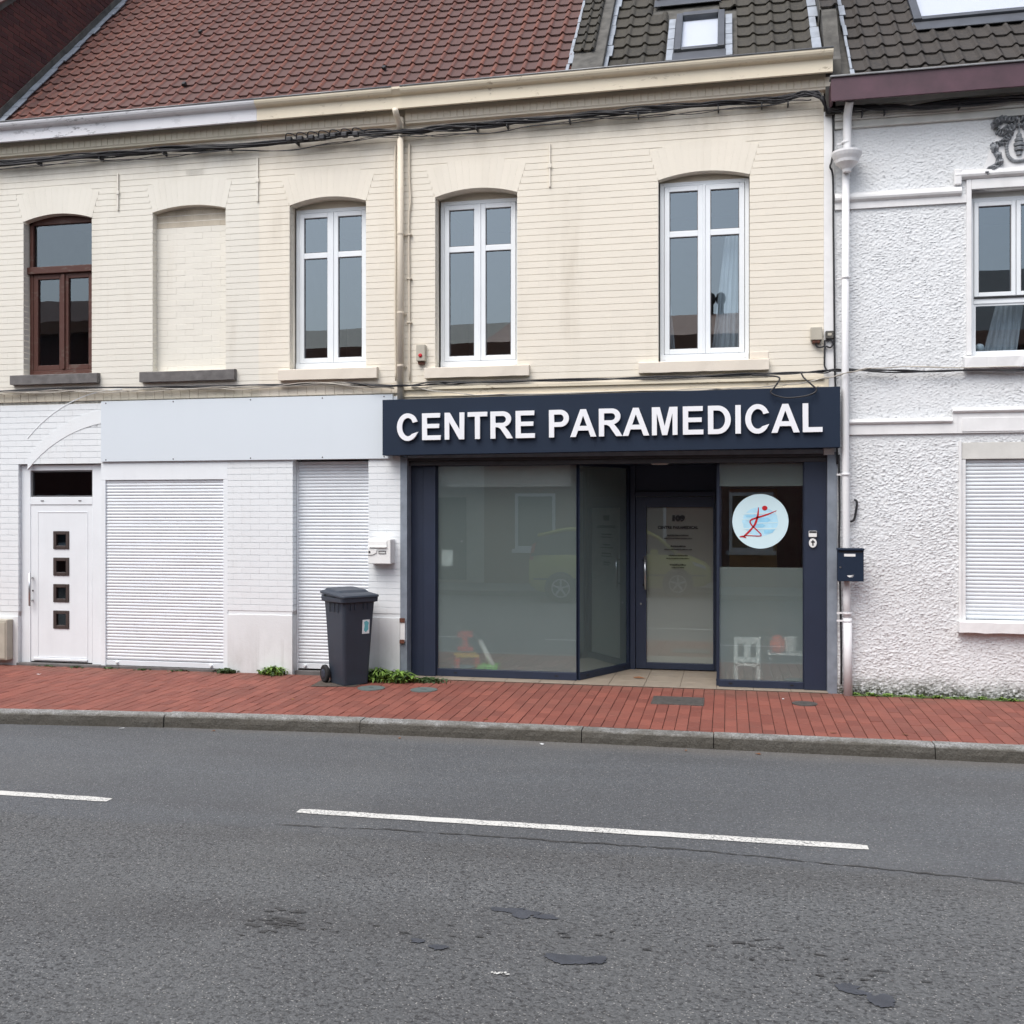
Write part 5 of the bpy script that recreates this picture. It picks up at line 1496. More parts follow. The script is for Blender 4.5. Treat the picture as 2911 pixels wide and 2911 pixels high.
# ------------------------------------------------------------------ downpipes and conduits
dp = empty('downpipe', (XM, -0.07, 3.2), 'straight cream painted downpipe between the two cream houses', 'downpipe')
MB().tube([(XM, -0.075, 6.38), (XM, -0.075, 3.18)], 0.036, 14).build('pipe', M['pipe_cream'], dp, smooth=True)
MB().tube([(XM+.004, -0.28, 6.40), (XM, -0.22, 6.36), (XM, -0.11, 6.30), (XM, -0.075, 6.22)], 0.034, 12).build('outlet', M['pipe_cream'], dp, smooth=True)
for z in (5.05, 4.15, 3.55): MB().lathe([(0.040, 0), (0.042, 0.012), (0.040, 0.024)], (XM, -0.075, z), 'z', 14).box(XM-0.055, XM+0.055, -0.03, -0.018, z, z+0.02).build('bracket', M['pipe_cream'], dp)
cd1 = MB().tube(catmull([(-3.715,-0.03,6.10),(-3.72,-0.03,5.6),(-3.712,-0.03,4.9),(-3.716,-0.03,4.2),(-3.71,-0.03,3.40)], 6), 0.010, 6)
tag(cd1.build('conduit', M['pipe_cream'], None, smooth=True), 'thin cream conduit running down beside the cream downpipe, left house side', 'conduit')
cd2 = MB().tube(catmull([(-3.55,-0.03,6.10),(-3.548,-0.03,5.7),(-3.535,-0.03,5.45),(-3.555,-0.03,5.2),(-3.55,-0.03,4.4),(-3.545,-0.03,3.40)], 6), 0.011, 6)
for z in (5.05, 4.55, 4.05): cd2.box(-3.58, -3.52, -0.045, -0.012, z, z+0.014)
tag(cd2.build('conduit', M['pipe_cream'], None, smooth=True), 'thin cream conduit with a bend beside the downpipe above the small red lamp box', 'conduit')
wp = empty('downpipe', (1.20, -0.1, 0), 'white downpipe with hopper head in front of the roughcast house', 'downpipe')
MB().tube(catmull([(1.225,-0.20,6.12),(1.215,-0.14,6.04),(1.212,-0.10,5.95),(1.212,-0.10,5.62)], 6), 0.043, 14).build('upper_pipe', M['pipe_white'], wp, smooth=True)
MB().lathe([(0.042, 0), (0.048, 0.03), (0.075, 0.06), (0.112, 0.09), (0.120, 0.12), (0.140, 0.155), (0.152, 0.185), (0.152, 0.205), (0.135, 0.205)], (1.200, -0.165, 5.40), 'z', 20).build('hopper', M['pipe_white'], wp, smooth=False)
MB().tube([(1.197, -0.10, 5.42), (1.190, -0.10, 3.2), (1.205, -0.10, 1.0), (1.212, -0.10, 0.75)], 0.037, 14).build('pipe', M['pipe_white'], wp, smooth=True)
MB().tube([(1.214, -0.10, 0.80), (1.220, -0.10, -0.02)], 0.044, 14).build('cast_iron_foot', M['pipe_white'], wp, smooth=True)
for z in (5.72, 4.32, 2.28, 0.84, 0.76): MB().lathe([(0.046, 0), (0.049, 0.01), (0.046, 0.020)], (1.197 if z > 1 else 1.213, -0.10, z), 'z', 14).box(1.11, 1.20, -0.075, -0.06, z, z+0.018).build('bracket', M['pipe_white'], wp)

# ------------------------------------------------------------------ cables
def bundle(name, path, strands, spread, rad, mat, label, seed, per=10, cat='cable', sag=0.012, clips=()):
    r = random.Random(seed); P = catmull(path, per); mb = MB()
    for s in range(strands):
        ph = [r.uniform(0, 6.28) for _ in range(4)]; fr = [r.uniform(.08, .22), r.uniform(.25, .5)]
        pts = []
        for i, p in enumerate(P):
            a = ph[0]+i*fr[0]; e = 0.55+0.45*math.sin(ph[2]+i*0.11)
            pts.append(p+Vector((0, 0.6*spread*e*math.cos(a)+0.3*spread*math.sin(ph[1]+i*fr[1]), spread*e*math.sin(a)+sag*math.sin(ph[3]+i*fr[1]*1.3))))
        mb.tube(pts, rad*r.uniform(.75, 1.2), 6)
    o = mb.build(name, mat, None, smooth=True); tag(o, label, cat)
    for (x, y, z, h) in clips:
        MB().box(x-0.006, x+0.006, y-0.012, 0.0, z-h, z+h*0.6).build('cable_clip', M['black_metal'], o)
    return o
UPATH = [(-9.04,-0.085,6.215),(-8.0,-0.085,6.222),(-6.97,-0.085,6.228),(-6.0,-0.085,6.215),(-4.86,-0.085,6.205),(-4.2,-0.10,6.228),(-3.6,-0.10,6.215),(-3.1,-0.085,6.212),(-2.4,-0.085,6.228),(-1.7,-0.085,6.235),(-1.0,-0.085,6.246),(-0.25,-0.085,6.254),(0.5,-0.085,6.246),(0.85,-0.12,6.262),(0.96,-0.12,6.20),(1.01,-0.085,6.10),(1.09,-0.11,6.072),(1.44,-0.11,6.060),(2.0,-0.11,6.045),(2.9,-0.11,6.055),(4.2,-0.11,6.06)]
clips = [(x,-0.09,6.205,0.032) for x in (-8.3,-7.45,-6.6,-5.75,-4.9,-2.75,-2.4,-1.7,-0.95,-0.1,0.35,0.62)]+[(x,-0.12,6.03,0.035) for x in (1.36,1.58,2.3)]
bundle('cable_bundle', UPATH, 12, 0.032, 0.0095, M['cable'], 'thick bundle of black cables strung along the facades under the gutters', 2, 10, 'cable', 0.010, clips)
bundle('cable', [(x, y-0.01, z-0.075+0.02*math.sin(x*3)) for x, y, z in UPATH if x < 0.9], 2, 0.008, 0.0055, M['cable'], 'thin black cable hanging just below the thick bundle on cream brick', 5, 10, 'cable', 0.012)
jn = empty('cable_joint', (-4.4, -0.16, 6.2), 'row of black branch connectors on the cable bundle beside the cream downpipe', 'cable connector')
for k in range(7):
    x = -4.95+k*0.135
    MB().box(x-0.035, x+0.035, -0.20, -0.14, 6.165+random.uniform(-.01, .01), 6.225).build('connector', M['cable'], jn, bevel=0.012)
    MB().tube(catmull([(x-0.05,-0.17,6.20),(x-0.02,-0.20,6.255),(x+0.05,-0.18,6.25),(x+0.11,-0.16,6.21)], 5), 0.007, 6).build('branch_wire', M['cable'], jn, smooth=True)
bundle('cable', [(-9.04,-0.06,3.395),(-7.46,-0.06,3.405),(-6.0,-0.06,3.392),(-4.8,-0.06,3.385),(-4.2,-0.06,3.365),(-3.64,-0.12,3.325),(-3.2,-0.06,3.352),(-2.6,-0.06,3.352),(-1.4,-0.06,3.350),(-0.14,-0.06,3.362),(0.76,-0.06,3.366),(1.09,-0.08,3.370),(1.30,-0.06,3.372),(2.0,-0.06,3.345),(2.9,-0.06,3.335),(4.2,-0.06,3.35)], 3, 0.013, 0.0075, M['cable'], 'black cables running level below the upper window sills', 8, 12, 'cable', 0.008)
bundle('cable', [(-9.04,-0.07,3.37),(-8.2,-0.07,3.385),(-7.3,-0.07,3.365),(-6.4,-0.07,3.375),(-5.5,-0.07,3.36),(-4.5,-0.07,3.37),(-3.72,-0.05,3.30)], 3, 0.020, 0.005, M['cable_grey'], 'pale grey telephone wires sagging below the grey stone sills', 9, 12, 'cable', 0.012)
bundle('cable', [(-3.52,-0.06,3.32),(-2.9,-0.12,3.22),(-2.2,-0.14,3.195),(-0.5,-0.14,3.205),(0.30,-0.13,3.215),(0.75,-0.12,3.245),(1.10,-0.16,3.31),(1.35,-0.16,3.36),(1.8,-0.09,3.385),(2.9,-0.07,3.365)], 2, 0.008, 0.005, M['cable_grey'], 'pale wires lying along the top edge of the dark blue sign', 10, 12, 'cable', 0.006)
lp = [(0.25,-0.10,3.345),(0.406,-0.18,3.325),(0.524,-0.235,3.291),(0.48,-0.24,3.201),(0.436,-0.245,3.142),(0.524,-0.25,3.094),(0.64,-0.25,3.080),(0.815,-0.25,3.103),(0.894,-0.245,3.153),(0.843,-0.24,3.214),(0.771,-0.20,3.291),(0.75,-0.09,3.36)]
tag(MB().tube(catmull(lp, 8), 0.009, 7).build('cable', M['cable'], None, smooth=True), 'dark cable loop dangling over the right end of the shop sign', 'cable')
tag(MB().tube(catmull([(1.075,-0.03,6.05),(1.08,-0.03,5.7),(1.06,-0.04,5.56),(1.045,-0.06,5.50),(1.075,-0.03,5.40),(1.08,-0.03,4.9),(1.085,-0.03,4.4),(1.09,-0.03,3.9),(1.095,-0.03,3.40),(1.11,-0.03,2.9),(1.12,-0.03,2.4)], 6), 0.010, 7).build('cable', M['cable'], None, smooth=True), 'black cable running down between the cream house and the white downpipe', 'cable')
tag(MB().tube(catmull([(1.135,-0.03,2.5),(1.142,-0.03,1.9),(1.138,-0.03,1.55),(1.15,-0.03,1.0),(1.158,-0.04,0.5),(1.16,-0.03,0.1)], 6), 0.011, 7).build('cable', M['cable'], None, smooth=True), 'black cable behind the dark letterbox beside the grey steel post', 'cable')
tag(MB().tube(catmull([(1.29,-0.02,2.03),(1.315,-0.03,2.00),(1.30,-0.03,1.88),(1.285,-0.03,1.82),(1.25,-0.03,1.80)], 6), 0.012, 7).build('cable', M['cable'], None, smooth=True), 'short curved black cable end on the roughcast wall above the dark letterbox', 'cable')

# wall anchors of the cream row
for k, (x, z0, z1, h) in enumerate(((-7.25, 6.01, 5.565, house_l), (-5.42, 6.07, 5.556, house_l), (-1.93, 5.98, 5.50, house_c))):
    MB().box(x-0.010, x+0.010, -0.026, -0.006, z1, z0).box(x-0.022, x+0.022, -0.032, -0.0262, (z0+z1)/2-0.03, (z0+z1)/2+0.012).build('wall_anchor', M['cream'], h, bevel=0.003)

# ------------------------------------------------------------------ small boxes on the walls
bx = empty('junction_box', (-3.40, -0.03, 3.61), 'small grey box with red lamp on cream brick beside the downpipe', 'wall box')
MB().box(-3.455, -3.352, -0.075, -0.008, 3.61, 3.795).build('case', M['grey_plastic'], bx, bevel=0.006)
MB().lathe([(0.022, 0), (0.022, -0.006), (0.012, -0.014)], (-3.405, -0.075, 3.672), 'y', 12).build('red_lamp', M['print_red'], bx)
MB().box(-3.44, -3.37, -0.05, -0.0085, 3.575, 3.609).build('bracket', M['rust'], bx)
bx = empty('junction_box', (0.905, -0.03, 3.69), 'cream junction box with rusty underside at the right edge of the cream wall', 'wall box')
MB().box(0.850, 0.965, -0.07, -0.008, 3.70, 3.835).build('case', M['grey_plastic'], bx, bevel=0.006)
MB().box(0.865, 0.945, -0.06, -0.012, 3.668, 3.6995).build('cable_gland', M['rust'], bx, bevel=0.006)
MB().tube(catmull([(0.90,-0.04,3.68),(0.92,-0.04,3.63),(0.985,-0.04,3.635),(0.995,-0.04,3.69),(1.04,-0.04,3.705),(1.075,-0.04,3.665),(1.05,-0.04,3.62),(1.00,-0.04,3.63),(0.992,-0.04,3.55),(0.992,-0.04,3.43),(1.02,-0.05,3.375)], 6), 0.0095, 7).build('coiled_cable', M['cable'], bx, smooth=True)
bx = empty('junction_box', (1.04, -0.03, 3.71), 'small grey junction box on the white strip beside the downpipe', 'wall box')
MB().box(1.000, 1.080, -0.06, -0.014, 3.712, 3.792).build('case', M['cement'], bx, bevel=0.005)
MB().box(1.02, 1.06, -0.064, -0.0605, 3.742, 3.768).build('cover', M['grey_plastic'], bx)
bx = empty('meter_box', (-8.85, -0.08, 0.07), 'low grey meter box on the white wall left of the white door', 'wall box')
MB().box(-9.0, -8.70, -0.13, -0.012, 0.07, 0.57).build('case', M['grey_plastic'], bx, bevel=0.01)
MB().box(-8.98, -8.72, -0.138, -0.1305, 0.09, 0.54).build('door', M['grey_plastic'], bx, bevel=0.006)

# letterboxes
mbx = empty('letterbox', (-3.86, -0.08, 1.31), 'white plastic letterbox on the white brick pier above the grey bin', 'letterbox')
MB().box(-3.998, -3.728, -0.165, -0.009, 1.312, 1.592).build('case', M['white_plastic'], mbx, bevel=0.008)
MB().prism_yz([(-0.1655, 1.505), (-0.190, 1.500), (-0.176, 1.520), (-0.172, 1.570), (-0.1655, 1.575)], -3.985, -3.77).build('flap', M['white_plastic'], mbx, fix=True, bevel=0.003)
MB().prism_xz([(-3.995,1.41),(-3.94,1.415),(-3.895,1.435),(-3.885,1.475),(-3.995,1.485)], -0.176, -0.1655).build('lock_plate', M['white_plastic'], mbx, bevel=0.003)
MB().lathe([(0.012, 0), (0.012, -0.005)], (-3.975, -0.176, 1.447), 'y', 12).build('lock', M['black_metal'], mbx)
frame_mb(-3.868, -3.782, 1.428, 1.462, 0.006, -0.172, -0.1655).build('name_frame', M['inox'], mbx)
mbx = empty('letterbox', (1.23, -0.1, 1.19), 'dark blue-grey metal letterbox fixed over the white downpipe', 'letterbox')
MB().box(1.103, 1.357, -0.245, -0.145, 1.190, 1.505).build('case', M['navy'], mbx, bevel=0.005)
MB().box(1.098, 1.362, -0.262, -0.145, 1.5055, 1.530).build('hood', M['navy'], mbx, bevel=0.006)
MB().box(1.115, 1.345, -0.2465, -0.2452, 1.485, 1.500).build('slot', M['black_metal'], mbx)
MB().box(1.165, 1.275, -0.248, -0.2452, 1.445, 1.472).build('name_plate', M['white_plastic'], mbx)
MB().lathe([(0.010, 0), (0.010, -0.006)], (1.128, -0.2452, 1.335), 'y', 10).build('lock', M['inox'], mbx)
MB().prism_xz([(1.19,1.250),(1.265,1.256),(1.225,1.243),(1.26,1.238),(1.215,1.232)], -0.2465, -0.2452).build('emblem', M['white_plastic'], mbx)
# door bell and access reader on the right pilaster
db = empty('entry_panel', (0.88, 0.06, 1.6), 'small white doorbell panel with black figure on the dark right pilaster', 'doorbell')
MB().box(0.838, 0.920, YP-0.085, YP-0.0555, 1.635, 1.700).build('bell', M['white_plastic'], db, bevel=0.004)
MB().box(0.842, 0.916, YP-0.088, YP-0.0852, 1.680, 1.698).build('bell_visor', M['black_metal'], db)
pl = [(0.880+0.040*math.cos(a), 1.572+0.050*math.sin(a)) for a in [k*2*math.pi/24 for k in range(24)]]
MB().prism_xz(pl, YP-0.075, YP-0.0555).build('plate', M['white_plastic'], db, bevel=0.003)
MB().box(0.873, 0.887, YP-0.077, YP-0.0752, 1.545, 1.602).box(0.860, 0.8728, YP-0.077, YP-0.0752, 1.577, 1.59).box(0.8872, 0.900, YP-0.077, YP-0.0752, 1.577, 1.59).build('pictogram', M['print_black'], db)

# ------------------------------------------------------------------ round logo on the right pane
lg = empty('logo_sign', (0.342, YP-0.02, 1.5), 'round pale blue sign with red stick figure on the shop pane', 'sign')
LX, LZ, LR = 0.341, 1.800, 0.293; YS = YP-0.0065
disc = [(LX+LR*math.cos(2*math.pi*k/64), LZ+LR*math.sin(2*math.pi*k/64)) for k in range(64)]
MB().prism_xz(disc, YS-0.006, YS-0.001).build('disc', M['logo_disc'], lg)
def lcoord(x, y): return LX+(x-1172)/227*LR, LZ-(y-518)/222*LR
def lpoly(pts, y, mat, name):
    MB().prism_xz([lcoord(*p) for p in pts], y-0.0006, y).build(name, mat, lg, fix=True)
soft = [(1172+145*math.cos(2*math.pi*k/30)*(1+.03*math.sin(k*3)), 520+118*math.sin(2*math.pi*k/30)) for k in range(30)]
lpoly(soft, YS-0.0062, M['logo_blue2'], 'wash')
for k, pts in enumerate([[(1160,490),(1230,486),(1258,508),(1232,526),(1150,524)], [(1110,542),(1190,538),(1215,552),(1195,568),(1120,570)], [(1050,470),(1130,462),(1150,478),(1060,486)], [(1200,590),(1290,585),(1270,612),(1205,620)]]):
    lpoly(pts, YS-0.0070, M['logo_blue'], 'brush_stroke')
for k, pts in enumerate([[(1025,452),(1240,446),(1300,456),(1040,462)], [(1020,500),(1100,496),(1100,503),(1020,506)], [(1150,530),(1310,524),(1315,530),(1155,536)], [(1030,574),(1320,570),(1310,580),(1035,584)]]):
    lpoly(pts, YS-0.0078, M['logo_disc'], 'brush_stroke')
def stroke(path, w, name='figure'):
    P = catmull([(x, 0, y) for x, y in path], 7); n = len(P); L_ = []; R_ = []
    for i, p in enumerate(P):
        a = P[max(0, i-1)]; b = P[min(n-1, i+1)]; d = (b-a).normalized(); nn = Vector((-d.z, 0, d.x))
        f = i/(n-1)*(len(w)-1); k = min(int(f), len(w)-2); ww = (w[k]+(w[k+1]-w[k])*(f-k))/2
        L_.append(lcoord(p.x+nn.x*ww, p.z+nn.z*ww)); R_.append(lcoord(p.x-nn.x*ww, p.z-nn.z*ww))
    mb = MB(); mb.add([(x, YS-0.0095, z) for x, z in L_]+[(x, YS-0.0095, z) for x, z in R_], [(i, i+1, n+i+1, n+i) for i in range(n-1)])
    mb.build(name, M['print_red'], lg)
stroke([(1157,403),(1152,470),(1130,540),(1105,575),(1070,612),(1040,640)], [4,16,18,14,16,12])
stroke([(1303,430),(1240,458),(1160,484),(1100,505),(1090,525),(1105,552),(1140,585),(1178,625),(1165,637),(1100,635),(1040,634)], [3,11,14,12,11,11,10,9,8,6,6])
stroke([(1005,645),(1035,642),(1058,655)], [8,16,4])
hd = [lcoord(1208+22*math.cos(2*math.pi*k/18), 410-19*math.sin(2*math.pi*k/18)) for k in range(18)]
MB().prism_xz(hd, YS-0.0100, YS-0.0090).build('figure_head', M['print_red'], lg, fix=True)

# ------------------------------------------------------------------ wheelie bin
def rrect(hx, hy, r, n=4):
    out = []
    for (cx, cy, a0) in ((hx-r, hy-r, 0), (-hx+r, hy-r, 90), (-hx+r, -hy+r, 180), (hx-r, -hy+r, 270)):
        for k in range(n+1):
            a = R(a0+90*k/n); out.append((cx+r*math.cos(a), cy+r*math.sin(a)))
    return out
def loft(secs):
    """secs = [(poly(x,y), z)] -> closed tube with caps"""
    mb = MB(); n = len(secs[0][0]); vs = []
    for poly, z in secs: vs += [(x, y, z if not callable(z) else z(x, y)) for x, y in poly]
    fs = [(i*n+k, i*n+(k+1) % n, (i+1)*n+(k+1) % n, (i+1)*n+k) for i in range(len(secs)-1) for k in range(n)]
    fs += [tuple(range(n-1, -1, -1)), tuple(range((len(secs)-1)*n, len(secs)*n))]
    return mb.add(vs, fs)
BM = Matrix.Translation((-4.135, -0.40, zs(-0.40)+0.003)) @ Matrix.Rotation(R(50), 4, 'Z') @ Matrix.Diagonal((0.88, 0.88, 1.0, 1.0))
wb = empty('wheelie_bin', (-4.135, -0.40, 0), 'dark grey wheelie bin with sticker standing before the narrow shutter', 'bin')
def sh(poly, dy): return [(x, y+dy) for x, y in poly]
b = loft([(sh(rrect(.175, .195, .04), 0.0), 0.0), (sh(rrect(.183, .20, .04), 0.0), 0.10), (sh(rrect(.195, .215, .04), -0.005), 0.35), (sh(rrect(.213, .238, .04), -0.01), 0.70), (sh(rrect(.228, .258, .04), -0.012), 0.925)])
b.xform(BM).build('body', M['bin'], wb, smooth=False, bevel=0.004)
rim = loft([(sh(rrect(.232, .262, .04), -0.012), 0.905), (sh(rrect(.258, .290, .045), -0.015), 0.915), (sh(rrect(.262, .294, .045), -0.015), 0.962), (sh(rrect(.240, .27, .04), -0.012), 0.966)])
rim.xform(BM).build('rim', M['bin'], wb, bevel=0.004)
def lidz(base): return lambda x, y: base+0.030*(y+0.3)/0.6*1.2-0.010*abs(x)/0.25
lid = loft([(sh(rrect(.262, .300, .045), -0.01), lidz(0.972)), (sh(rrect(.270, .312, .05), -0.01), lidz(0.978)), (sh(rrect(.268, .308, .05), -0.01), lidz(0.998)), (sh(rrect(.235, .270, .05), 0.0), lidz(1.006)), (sh(rrect(.222, .20, .04), 0.06), lidz(1.010)), (sh(rrect(.205, .17, .04), 0.075), lidz(1.030)), (sh(rrect(.195, .16, .04), 0.078), lidz(1.032))])
lid.xform(BM).build('lid', M['bin_lid'], wb, bevel=0.004)
rb = MB()
for x in (-0.12, -0.06, 0.06, 0.12): rb.box(x-0.006, x+0.006, -0.276, -0.262, 0.83, 0.905)
for y in (-0.15, -0.05, 0.06): rb.box(-0.246, -0.233, y-0.006, y+0.006, 0.80, 0.905)
rb.xform(BM).build('reinforcing_rib', M['bin'], wb)
hd = MB().tube([(-0.20, 0.34, 0.965), (0.20, 0.34, 0.965)], 0.016, 10).tube([(-0.19, 0.27, 0.965), (-0.19, 0.345, 0.965)], 0.014, 8).tube([(0.19, 0.27, 0.965), (0.19, 0.345, 0.965)], 0.014, 8)
hd.xform(BM).build('handle', M['bin'], wb, smooth=True)
MB().tube([(-0.25, 0.205, 0.10), (0.25, 0.205, 0.10)], 0.011, 8).xform(BM).build('axle', M['inox'], wb)
for sx in (-1, 1):
    w = MB().lathe([(0.045, -0.026), (0.088, -0.026), (0.100, -0.016), (0.100, 0.016), (0.088, 0.026), (0.045, 0.026)], (sx*0.228, 0.205, 0.10), 'x', 26).xform(BM).build('wheel', M['rubber'], wb, bevel=0.004)
    MB().lathe([(0.012, -0.034), (0.035, -0.034), (0.052, -0.028), (0.052, 0.028), (0.035, 0.034), (0.012, 0.034)], (sx*0.228, 0.205, 0.10), 'x', 20).xform(BM).build('hub', M['bin'], w)
st = MB().box(0.055, 0.155, -0.2465, -0.2395, 0.560, 0.715)
SM = BM @ Matrix.Translation((0, -0.0015, 0)) @ Matrix.Translation((0, -0.24, 0.64)) @ Matrix.Rotation(R(4.57), 4, 'X') @ Matrix.Translation((0, 0.24, -0.64))
sk = st.xform(SM).build('sticker', M['sticker'], wb)
MB().prism_xz([(.075,.60),(.105,.575),(.14,.61),(.135,.65),(.145,.68),(.11,.705),(.075,.69),(.085,.65)], -0.2478, -0.2467).xform(SM).build('sticker_print', M['teal'], sk)

# ------------------------------------------------------------------ covers in the pavement
def cover_round(name, x, y, r, mat, label, inner=True):
    t = empty(name, (x, y, zs(y)), label, 'cover', None)
    z = zs(y)+0.0035
    MB().lathe([(r, -0.01), (r, 0.003), (r*0.9, 0.004), (r*0.9, 0.0025), (r*0.1, 0.0025)], (x, y, z), 'z', 28).build('ring', mat, t)
    MB().lathe([(r*0.88, -0.01), (r*0.88, 0.0042), (r*0.3, 0.0046)], (x, y, z), 'z', 28).build('lid', mat, t)
    MB().box(x-r*0.18, x+r*0.18, y-r*0.05, y+r*0.05, z+0.004, z+0.0058).build('lifting_slot', M['black_metal'], t)
cover_round('valve_cover', -3.78, -0.66, 0.148, M['iron_green'], 'round grey green valve cover beside the weeds at the steel post foot')
cover_round('valve_cover', -3.19, -0.645, 0.145, M['iron_green'], 'round grey green valve cover in front of the dark left pilaster')
cover_round('valve_cover', 0.75, -0.625, 0.122, M['iron'], 'small dark round iron cover in front of the right shop pane')
ic = empty('inspection_cover', (-0.49, -0.72, zs(-0.72)), 'rectangular brown iron inspection cover in the red pavers before the shop door', 'cover')
MB().box(-0.752, -0.232, -0.935, -0.51, -0.03, zs(-0.51)+0.0035).build('frame', M['iron'], ic, bevel=0.002)
MB().box(-0.732, -0.252, -0.915, -0.53, -0.02, zs(-0.51)+0.0060).build('lid', M['iron'], ic, bevel=0.002)
MB().box(-0.50, -0.47, -0.74, -0.71, -0.02, zs(-0.51)+0.0068).build('lifting_hole', M['black_metal'], ic)
pt = MB().add([(-4.47,-0.70,zs(-.7)+.0045),(-3.98,-0.62,zs(-.62)+.0045),(-3.95,-0.20,zs(-.2)+.0045),(-4.50,-0.24,zs(-.24)+.0045)], [(0,1,2,3)]).build('repair_patch', M['joint'], pavement)

# ------------------------------------------------------------------ weeds
def weed(x, y, n, rad, h, label, seed, mat='leaf', group=None, wide=1.0, lf=1.0):
    r = random.Random(seed); z0 = zs(min(y, 0))-0.002
    t = empty('weed', (x, y, z0), label, 'weed', group)
    mb = MB(); dk = MB()
    for k in range(n):
        a = r.uniform(0, 2*math.pi); q = rad*abs(r.gauss(0, 0.55))
        bx_, by_ = x+q*wide*math.cos(a), y+q*0.55*math.sin(a)
        L = h*r.uniform(.35, 1.1)*(1-0.45*min(1, q/(rad*1.3))); d = r.uniform(0, 2*math.pi); lean = r.uniform(.35, 1.2)
        dx, dy = math.cos(d), math.sin(d); w = r.uniform(.007, .019)*lf
        p0 = Vector((bx_, by_, z0)); p1 = p0+Vector((dx*lean*L*.45, dy*lean*L*.45, L*.62)); p2 = p0+Vector((dx*lean*L, dy*lean*L, L*(.85-.35*lean)))
        nn = Vector((-dy, dx, 0))*w
        tgt = mb if r.random() < 0.75 else dk
        m1 = (p0+p1)/2
        tgt.add([p0-nn*.2, p0+nn*.2, m1-nn*.8, m1+nn*.8, p1-nn, p1+nn, p2], [(0,1,3,2),(2,3,5,4),(4,5,6)])
    mb.build('leaves', M[mat], t)
    if dk.v: dk.build('lower_leaves', M['leaf_dark'], t)
weed(-3.86, -0.20, 620, 0.20, 0.21, 'bushy green weed clump between the grey bin and the steel post', 1)
weed(-3.62, -0.24, 420, 0.18, 0.20, 'lush green weed clump at the foot of the grey steel post', 2)
weed(-3.30, -0.16, 280, 0.22, 0.08, 'low dark weeds along the step below the left shop pilaster', 3, 'leaf_dark')
weed(-5.20, -0.07, 260, 0.15, 0.15, 'green weed tuft at the base of the white brick pier', 4)
weed(-5.80, -0.06, 180, 0.14, 0.09, 'sparse weeds at the right corner of the wide shutter', 5, 'leaf_dark')
for k, x in enumerate((-8.2, -7.8, -7.35, -6.9, -6.4)):
    weed(x, -0.04, 46, 0.16, 0.035, 'tiny weeds in the paving joint below the white door and wide shutter', 20+k, 'leaf_dark', 'tiny weeds along the white house')
for k in range(11):
    x = 1.33+k*0.15+random.uniform(-.04, .04)
    weed(x, -0.06+random.uniform(-.03, .02), 60, 0.06, random.uniform(.03, .06), 'small green tuft growing along the foot of the roughcast wall', 40+k, 'leaf', 'tufts along the roughcast wall', 1.0, 0.7)
ms = MB(); r_ = random.Random(8); n = 60; up = []; dn = []
for i in range(n+1):
    x = 1.26+(3.3-1.26)*i/n
    up.append((x, 0.0, 0.004)); dn.append((x, -0.10-0.05*mnoise.noise(Vector((x*5, 0, 7)))-0.02*r_.random(), zs(-.1)+0.0032))
ms.add(up+dn, [(i, n+1+i, n+2+i, i+1) for i in range(n)])
o = ms.build('moss', M['moss'], pavement); o['kind'] = 'stuff'
# litter
r_ = random.Random(21)
LIT = [(-5.6,-2.50,ZR),(-4.7,-2.42,ZR),(-2.9,-2.36,ZR),(-1.6,-2.33,ZR),(0.25,-2.30,ZR),(-0.35,-2.32,ZR),(-7.9,-0.6,None),(-4.35,-1.42,None),(-2.2,-1.95,None),(0.55,-0.45,None),(0.9,-1.9,None),(1.5,-1.85,None)]
for k, (x, y, z) in enumerate(LIT):
    z = (zs(y) if z is None else z)+0.006
    a = r_.uniform(0, 6.28); s = r_.uniform(.018, .034)
    pts = [(x+s*q*math.cos(a+t), y+s*q*math.sin(a+t), z+0.008*r_.random()) for q, t in ((1, 0), (.5, .8), (.6, 2.2), (1, 3.14), (.45, 4.1), (.6, 5.3))]
    pale = k % 3 == 0
    o = MB().add(pts+[(p[0], p[1], p[2]-0.002) for p in pts], [(0,1,2,3,4,5)]+[(6+i, 6+(i+1) % 6, (i+1) % 6, i) for i in range(6)]).build('litter_scrap' if pale else 'fallen_leaf', M['sticker'] if pale else M['dry_leaf'], None)
    if pale: tag(o, 'tiny pale paper scrap lying on the street', 'litter', 'scraps on street and pavement')
    else: tag(o, 'small brown fallen leaf lying on the street', 'leaf', 'fallen leaves on street and pavement')
o = MB().add([(-1.06,0.50,.02),(-0.98,0.47,.035),(-0.90,0.44,.018),(-0.97,0.43,.022),(-1.03,0.45,.02)], [(0,1,2,3,4)]).build('fallen_leaf', M['dry_leaf'], None)
tag(o, 'dark dry leaf on the beige entrance floor before the shop door', 'leaf')

# ------------------------------------------------------------------ waiting room behind the shopfront
rm = MB()
a, b_, c, d, y0_, y1_ = -3.60, 1.03, -0.02, 2.62, 0.26, 4.2
rm.add([(a,y0_,c),(b_,y0_,c),(b_,y1_,c),(a,y1_,c),(a,y0_,d),(b_,y0_,d),(b_,y1_,d),(a,y1_,d)], [(7,6,5,4),(3,2,6,7),(0,3,7,4),(2,1,5,6)])
rm.build('waiting_room', M['room_shop'], house_c)
MB().add([(-3.6,0.26,0.0),(-1.70,0.26,0.0),(-1.2,1.25,0.0),(-1.2,4.2,0.0),(-3.6,4.2,0.0)], [(0,1,2,3,4)]).add([(-1.19,1.25,0.0),(-.12,1.25,0.0),(-.12,4.2,0),(-1.19,4.2,0)], [(0,1,2,3)]).add([(-.06,.2,0),(1.02,.2,0),(1.02,4.2,0),(-.06,4.2,0)], [(0,1,2,3)]).build('waiting_room_floor', M['room_floor'], house_c)
